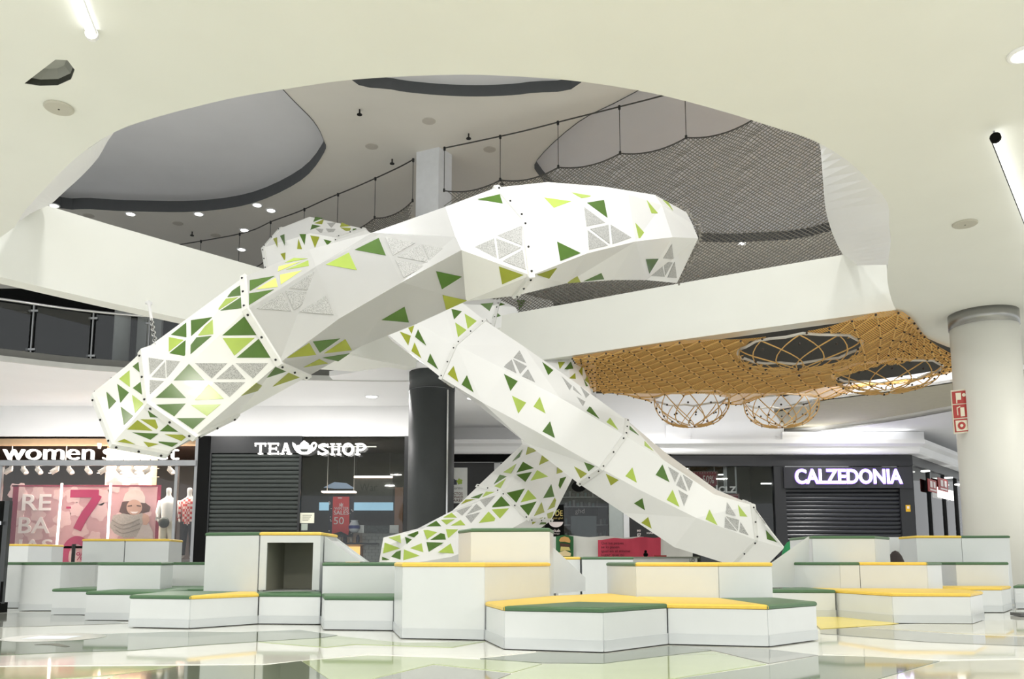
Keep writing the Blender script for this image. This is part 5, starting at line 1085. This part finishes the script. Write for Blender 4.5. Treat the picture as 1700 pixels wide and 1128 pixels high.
# ---- CLZ window and lit sign shop
t = pthing('shop_header', 'long charcoal fascia above the two right hand shops', 'fascia', 1300, 765, YR); pbox('board', 1106, 757, 1511, 775, YR, .12, mat('charcoal fascia', (38, 39, 43), .35), t)
for px0, px1, lb_ in ((1106, 1112, 'dark frame post left of the 50 percent posters'), (1290, 1301, 'dark frame post left of the lit sign shutter'), (1500, 1512, 'dark corner post right of the lit sign shutter')):
    o = pbox('window_mullion', px0, 775, px1, 962, YR, .1, mat('charcoal fascia', (38, 39, 43), .35), None); tag(o, lb_, 'mullion', 'dark posts of the right hand shops')
b = MB(); b.box((xa(1112, YR), YR, .02), (xa(1290, YR), YR + .015, zy(775, YR))); struct(b.build('window_6', GLASS))
DP = mat('raspberry sale poster', (150, 52, 72), .5)
for (q, lb_) in (((1138, 783, 1191, 808), 'raspberry sale poster reading 50 percent in the dark right window, upper one'), ((1196, 820, 1227, 843), 'raspberry sale poster partly behind the slide in the dark right window, lower one')):
    t = pthing('sale_poster', lb_, 'poster', q[0], q[3], YR + .2, 'raspberry sale posters'); pbox('board', *q, YR + .2, .02, DP, t); pbox('hanging_wire', q[0] + 6, 757, q[0] + 6.5, q[1], YR + .19, .005, GREYM, t); pbox('hanging_wire', q[2] - 6, 757, q[2] - 5.5, q[1], YR + .19, .005, GREYM, t); pletter('50%', q[2] - 24 if q[0] < 1150 else q[0] + 6, q[2] - 6, q[1] + 7, q[3] - 5, YR + .178, POSTW, t, .004)
    for k in range(12): pbox('border_dot', q[0] + 2 + k * (q[2] - q[0] - 4) / 11.5, q[1] + 2, q[0] + 3 + k * (q[2] - q[0] - 4) / 11.5, q[1] + 3, YR + .178, .003, POSTW, t)
    for e in ((q[0], q[1], q[2], q[1] + .8), (q[2] - .8, q[1], q[2], q[3])): pbox('edge', *e, YR + .177, .004, mat('grey poster edge', (140, 130, 130), .5), t)
t = pthing('shop_sign', 'pale grey short lettering between the two raspberry posters', 'sign', 1207, 813, YR + .15); pbox('hanging_rail', 1188, 818.3, 1223, 819.3, YR + .15, .02, GREYM, t); pbox('hanging_wire', 1205, 757, 1205.5, 818.3, YR + .17, .005, GREYM, t); pletter('CLZ', 1193, 1222, 808, 818.5, YR + .15, mat('pale grey letter', (206, 206, 204), .5, emit=.3), t, .02, .03, True, 'letter'); pletter('|', 1189, 1191, 806, 818.5, YR + .15, mat('pale grey letter', (206, 206, 204), .5, emit=.3), t, .02)
for (q, lb_) in (((1263, 802.5, 1295, 804.5), 'slim white glowing bar for a painted lamp reflection in the dark right window beside the lit sign'), ((1192, 788, 1200, 789.5), 'tiny lit ceiling lamp right of the upper raspberry poster'), ((1134, 778, 1142, 779.5), 'tiny lit ceiling lamp left of the upper raspberry poster')):
    o = pbox('window_lamp', *q, YR + .9, .06, LAMP, None); tag(o, lb_, 'light', 'lamps in the dark right window')  # the long bar is a lamp reflection built as a glowing strip
t = pthing('clothes_rail', 'dark clothes rail in the dark right window', 'rail', 1250, 900, YR + 1.2); pbox('bar', 1228, 861, 1288, 862.2, YR + 1.2, .03, GREYM, t)
for k in range(9): pbox('garment', 1230 + k * 6.4, 862, 1235.4 + k * 6.4, 905 + (k * 7) % 11, YR + 1.3, .3, mat('dark garment', (28 + 5 * (k % 3), 28, 32), .8), t)
t = pthing('shop_sign', 'glowing white violet capitals above the charcoal shutter', 'sign', 1410, 792, YR)
pbox('sign_board', 1301, 776, 1511, 811, YR - .1, .06, mat('charcoal sign board', (44, 44, 50), .3), t)
pletter('CALZEDONIA', 1321, 1496, 780, 803, YR - .19, LITV, t, .05, .008, True, 'letter'); pletter('CALZEDONIA', 1319.5, 1497.5, 778.5, 804.5, YR - .165, HALO, t, .02, .035, False, 'halo_letters')
t = shutter(1301.5, 1499, 811, YR, .115, SHUT2, 'charcoal roller shutter under the glowing white capitals, closed')
t = pthing('sticker', 'yellow and white sticker on the dark corner post', 'sticker', 1508, 845, YR - .1); pbox('film', 1504, 839, 1511, 850, YR - .1, .006, mat('yellow sticker film', (242, 190, 40), .5), t); pbox('print', 1506, 841, 1509.5, 845, YR - .107, .003, POSTW, t)
# ---- side arcade, receding to the right
o0 = Vector((xC + .02, YR, 0))
def side(name, s0, s1, z0, z1, th, m, t, off=0):
    n_ = Vector((-dirv.y, dirv.x, 0)); n_ = -n_ if n_.y > 0 else n_   # faces the concourse
    a, b_ = o0 + dirv * s0 + n_ * off, o0 + dirv * s1 + n_ * off
    return MB().slab([(a.x, a.y, z0), (b_.x, b_.y, z0), (b_.x, b_.y, z1), (a.x, a.y, z1)], -n_ * th).build(name, m, t)
SL = (Vector((xE, yE, 0)) - o0).length
t = thing('arcade_shop', 'dark glazed shop front receding along the side arcade at right', 'shopfront', o0)
side('fascia', 0, SL + 3, ZS - .3, zc0, .1, DARK, t, .02); side('back_wall', 0, SL + 3, 0, ZS, .1, mat('arcade back wall', (30, 34, 33), .6), t, -1.6)
for s_ in (0, .22, .42, .6, .8, 1.0): side('post', SL * s_, SL * s_ + .12, 0, ZS - .3, .12, DARK, t, .01)
for i in range(5): side('glass_pane', SL * (.2 * i) + .13, SL * (.2 * i + .2), .02, ZS - .3, .015, GLASS, t, -.05)
for k in range(22): side('slat', SL * .62, SL * .79, .02 + k * .13, .14 + k * .13, .02, SHUT2, t, -.3)
def sp(px, py):                                    # a point on the arcade front seen at a pixel
    d = ray(px, py); n_ = Vector((dirv.y, -dirv.x, 0)); tt = (o0 - EY).dot(n_) / d.dot(n_); p = EY + d * tt; return (p - o0).dot(dirv), p.z
for px0, px1, py0, py1, lb_ in ((1538, 1551, 799, 816, 'red fire exit sign on the arcade glass, left of a pair'), (1555, 1570, 798, 814, 'red fire exit sign on the arcade glass, right of a pair')):
    s0, za = sp(px0, py1); s1, zb = sp(px1, py0); p = o0 + dirv * s0; t = thing('fire_sign', lb_, 'sign', (p.x, p.y, za), 'red arcade signs'); side('board', s0, s1, za, zb, .02, FIRE, t, .06); w_ = s1 - s0; h_ = zb - za
    side('pictogram', s0 + w_ * .2, s0 + w_ * .45, za + h_ * .35, za + h_ * .85, .01, POSTW, t, .075); side('pictogram', s0 + w_ * .58, s0 + w_ * .8, za + h_ * .35, za + h_ * .85, .01, POSTW, t, .075); side('text_bar', s0 + w_ * .15, s0 + w_ * .85, za + h_ * .1, za + h_ * .22, .01, POSTW, t, .075)
for px0, px1, py0, py1, lb_ in ((1556, 1581, 816, 826, 'small glowing white sign far down the arcade, left one'), (1612, 1622, 829, 840, 'small glowing white sign far down the arcade beside the white column')):
    s0, za = sp(px0, py1); s1, zb = sp(px1, py0); p = o0 + dirv * s0; t = thing('lit_sign', lb_, 'sign', (p.x, p.y, za)); side('box', s0, s1, za, zb, .02, mat('far sign glow', (255, 255, 250), .4, emit=1.4), t, .03)
for px, py, lb_ in ((1527, 784, 'bright lamp behind the first arcade glass pane'), (1566, 795, 'bright lamp above the right red arcade sign'), (1583, 806, 'small bright lamp high on the arcade, third from the corner'), (1603, 807, 'small bright lamp high on the arcade nearest the white column')):
    s0, za = sp(px, py); p = o0 + dirv * s0; t = thing('arcade_lamp', lb_, 'light', (p.x, p.y, za), 'lamps of the arcade'); n_ = Vector((dirv.y, -dirv.x, 0)); q = p + n_ * .15; MB().lathe((q.x, q.y, za), [(.12, 0), (.12, .03)], 14).build('lamp_face', LAMP, t)
# ================================================================= KIOSK, BANNERS, SMALL THINGS
YB = 12.7
def cloth(px0, px1, top, bot, Y, m, t, name, seed=0, n=14):
    v = []; f = []
    for i in range(n + 1):
        px = px0 + (px1 - px0) * i / n; dz = .02 * math.sin(i * 1.3 + seed) + .012 * math.sin(i * 2.9 + seed)
        tp = top[0] + (top[1] - top[0]) * i / n + 1.2 * math.sin(i * .9 + seed)
        for j in range(5): p = P(px, tp + (bot - tp) * j / 4, Y); v.append((p.x, Y + dz * (1 - j / 6), p.z))
    for i in range(n):
        for j in range(4): a = i * 5 + j; f.append((a, a + 5, a + 6, a + 1))
    return obj(name, v, f, m, t, True)
t = pthing('kiosk_banner', 'white cloth barrier banner with a burger picture and a pink lettered panel', 'banner', 1030, 940, YB)
WC = mat('white banner cloth', (226, 226, 222), .7, bump=.2, scale=6)
cloth(905, 1150, (890, 894), 940, YB, WC, t, 'white_cloth', 0, 30)
cloth(923, 952, (890, 890), 926, YB - .06, mat('green banner print', (44, 104, 58), .7), t, 'green_print', 2, 6)
cloth(993, 1097, (896, 892), 928, YB - .06, mat('pink banner print', (205, 68, 92), .7), t, 'pink_print', 1, 16)
BUN = mat('bun print', (206, 156, 92), .7); PAT = mat('patty print', (74, 46, 36), .7); CH = mat('lettuce cheese print', (206, 190, 120), .7)
poly([(928, 898), (931, 893), (937, 891), (944, 893), (947, 898), (946, 902), (938, 900), (930, 900)], YB - .1, BUN, t, 'burger_bun'); poly([(929, 902), (947, 904), (946, 910), (930, 909)], YB - .102, PAT, t, 'burger_patty'); poly([(931, 908), (945, 909), (947, 915), (938, 914), (930, 916)], YB - .104, CH, t, 'burger_cheese'); poly([(928, 918), (938, 914), (948, 919), (947, 924), (928, 924)], YB - .106, mat('wrapper print', (226, 206, 160), .7), t, 'burger_wrapper')
INK = mat('dark banner ink', (72, 22, 38), .7)
for k, s_ in enumerate(('Que tus peques', 'se lo pasen', 'igual en el mismo', 'lugar que tú')): pletter(s_, 998, 1040 + (-5, -12, 6, -4)[k], 900 + k * 6.6, 905.6 + k * 6.6, YB - .1, INK, t, .004, .004 if k == 2 else 0)
t = pthing('kiosk_counter', 'low pale counter below the pink banner behind the front blocks', 'counter', 1060, 950, YB - .6); pbox('front', 968, 926, 1150, 985, YB - .5, .3, mat('pale counter panel', (206, 206, 204), .5), t); pbox('top_edge', 966, 925, 1152, 927.5, YB - .48, .36, mat('grey counter edge', (120, 124, 112), .4), t)
pletter('LO', 1145, 1153, 928, 934, YB - .8, DARK, t, .004)
p = P(1072, 925, YB - .6); t = thing('figurine', 'small dark toy figure standing on the pale counter', 'toy', p); MB().ball((p.x, p.y, p.z + .03), .035, 8, 5).build('body', BLACK, t); MB().ball((p.x, p.y, p.z + .075), .02, 8, 5).build('head', BLACK, t)
o = pbox('red_tray', 1086, 922.5, 1104, 925, YB - .6, .12, mat('red tray plastic', (170, 40, 40), .4), None); tag(o, 'flat red tray on the pale counter beside the dark toy figure', 'tray')
pa_ = P(1313, 912, 9.6); b = MB(); b.ball((pa_.x, 9.6, .345), .34, 16, 10, (.36, .4, 1)); tag(b.build('bean_bag', mat('emerald cloth', (36, 134, 82), .8, bump=.3, scale=12), None, True), 'upright emerald green cushion behind the mouth of the long slide', 'cushion')
for px, Yb_, r_, sx, lb_ in ((1487, 8.75, .28, .36, 'small dark bean bag low between the two tall right blocks'), (1514, 9.8, .325, .46, 'larger dark bean bag half hidden by the tall far right block')):
    p = P(px, 930, Yb_); b = MB(); b.ball((p.x, p.y, r_ + .003), r_, 16, 10, (sx, sx, 1)); tag(b.build('bean_bag', mat('dark brown cloth', (44, 36, 36), .8, bump=.3, scale=12), None, True), lb_, 'bean bag')
t = pthing('white_crate', 'white low box behind the dark bean bags between the tall right blocks', 'box', 1487, 905, 10.2); pbox('front', 1468, 893, 1514, 994, 10.2, .2, LAM, t)
# barrier, totem
t = pthing('queue_barrier', 'black belt barrier with a dark post in front of the pink poster', 'barrier', 120, 940, 13.5); pbox('belt', 40, 907, 143, 911, 13.5, .01, BLACK, t); p = P(121, 935, 13.5); MB().lathe((p.x, p.y, 0), [(.16, 0), (.16, .02), (.03, .03), (.03, P(121, 904, 13.5).z)], 14).build('post', mat('dark post steel', (72, 72, 72), .35, .6), t, True)
t = pthing('totem_sign', 'dark upright totem frame cut by the left edge', 'totem', 3, 1000, 7.6)
a, b_ = P(16, 832, 7.6), P(8, 832, 7.6); p2, p3 = P(2, 1003, 7.6), P(-6, 1003, 7.6)
MB().slab([a, b_, p3, p2], (0, .05, 0)).build('edge_post', mat('dark grey totem steel', (74, 76, 78), .3, .6), t); p4, p5 = P(-60, 832, 7.6), P(-60, 1003, 7.6); MB().slab([(b_.x, b_.y + .01, b_.z), (p4.x, p4.y + .01, p4.z), (p5.x, p5.y + .01, p5.z), (p3.x, p3.y + .01, p3.z)], (0, .03, 0)).build('panel', BLACK, t); pbox('clip', 1, 966, 6, 1000, 7.58, .02, BLACK, t); pbox('knob', 0, 866, 4, 872, 7.58, .02, CHROME, t)
MB().box((p4.x, 7.58, 0), (p2.x, 7.7, p2.z + .01)).build('foot', BLACK, t)
b = MB(); q = PZ(1697, 1024, 0); b.prism([(q.x - .06, q.y - .08), (q.x + .2, q.y - .08), (q.x + .2, q.y + .1), (q.x - .04, q.y + .1)], .004, .03); tag(b.build('floor_plate', mat('dark steel plate', (92, 92, 92), .35, .6)), 'small dark steel plate on the floor at the right edge', 'plate')
# fire sign on the right column, a flag board standing out from the shaft
fx = P(1597, 690, RY - .2); Yf = RY - .15
t = pthing('fire_equipment_sign', 'tall red fire equipment sign with hose, extinguisher and button pictograms on the white column', 'sign', 1594, 720, Yf)
poly([(1577.5, 649), (1606, 646), (1612, 718), (1583, 721.5)], Yf, mat('sign cream border', (214, 208, 190), .5), t, 'board', .012)
RD_ = ([(1580, 651), (1603.5, 648.5), (1605, 669.5), (1581.5, 671.5)], [(1581.5, 673), (1605, 671), (1606.8, 693), (1583.5, 695)], [(1583.5, 697), (1607, 695), (1609, 716), (1585.5, 718.5)])
for q in RD_: poly(q, Yf - .013, FIRE, t, 'red_field', .004)
IV = mat('ivory pictogram', (226, 220, 200), .5)
poly([(1586, 653), (1595, 652.5), (1595.5, 664), (1589, 664.5), (1589, 670), (1587.5, 670)], Yf - .018, IV, t, 'hose_pictogram', .003); poly(ell(1600, 656, 3, 3), Yf - .018, IV, t, 'hose_pictogram', .003)
poly([(1594, 677), (1600.5, 676.5), (1602, 691), (1595, 692)], Yf - .018, IV, t, 'extinguisher_pictogram', .003); poly([(1588, 677), (1594, 674.5), (1594, 676), (1589.5, 678.5), (1591, 690), (1589.5, 690)], Yf - .018, IV, t, 'extinguisher_pictogram', .003)
poly([(1586, 699), (1605, 697.5), (1607, 714.5), (1588, 716.5)], Yf - .018, IV, t, 'button_pictogram', .003); poly(ell(1596.5, 707, 6.5, 6.5), Yf - .022, FIRE, t, 'button_pictogram', .003); poly(ell(1596.5, 707, 2.6, 2.6), Yf - .026, IV, t, 'button_pictogram', .003)
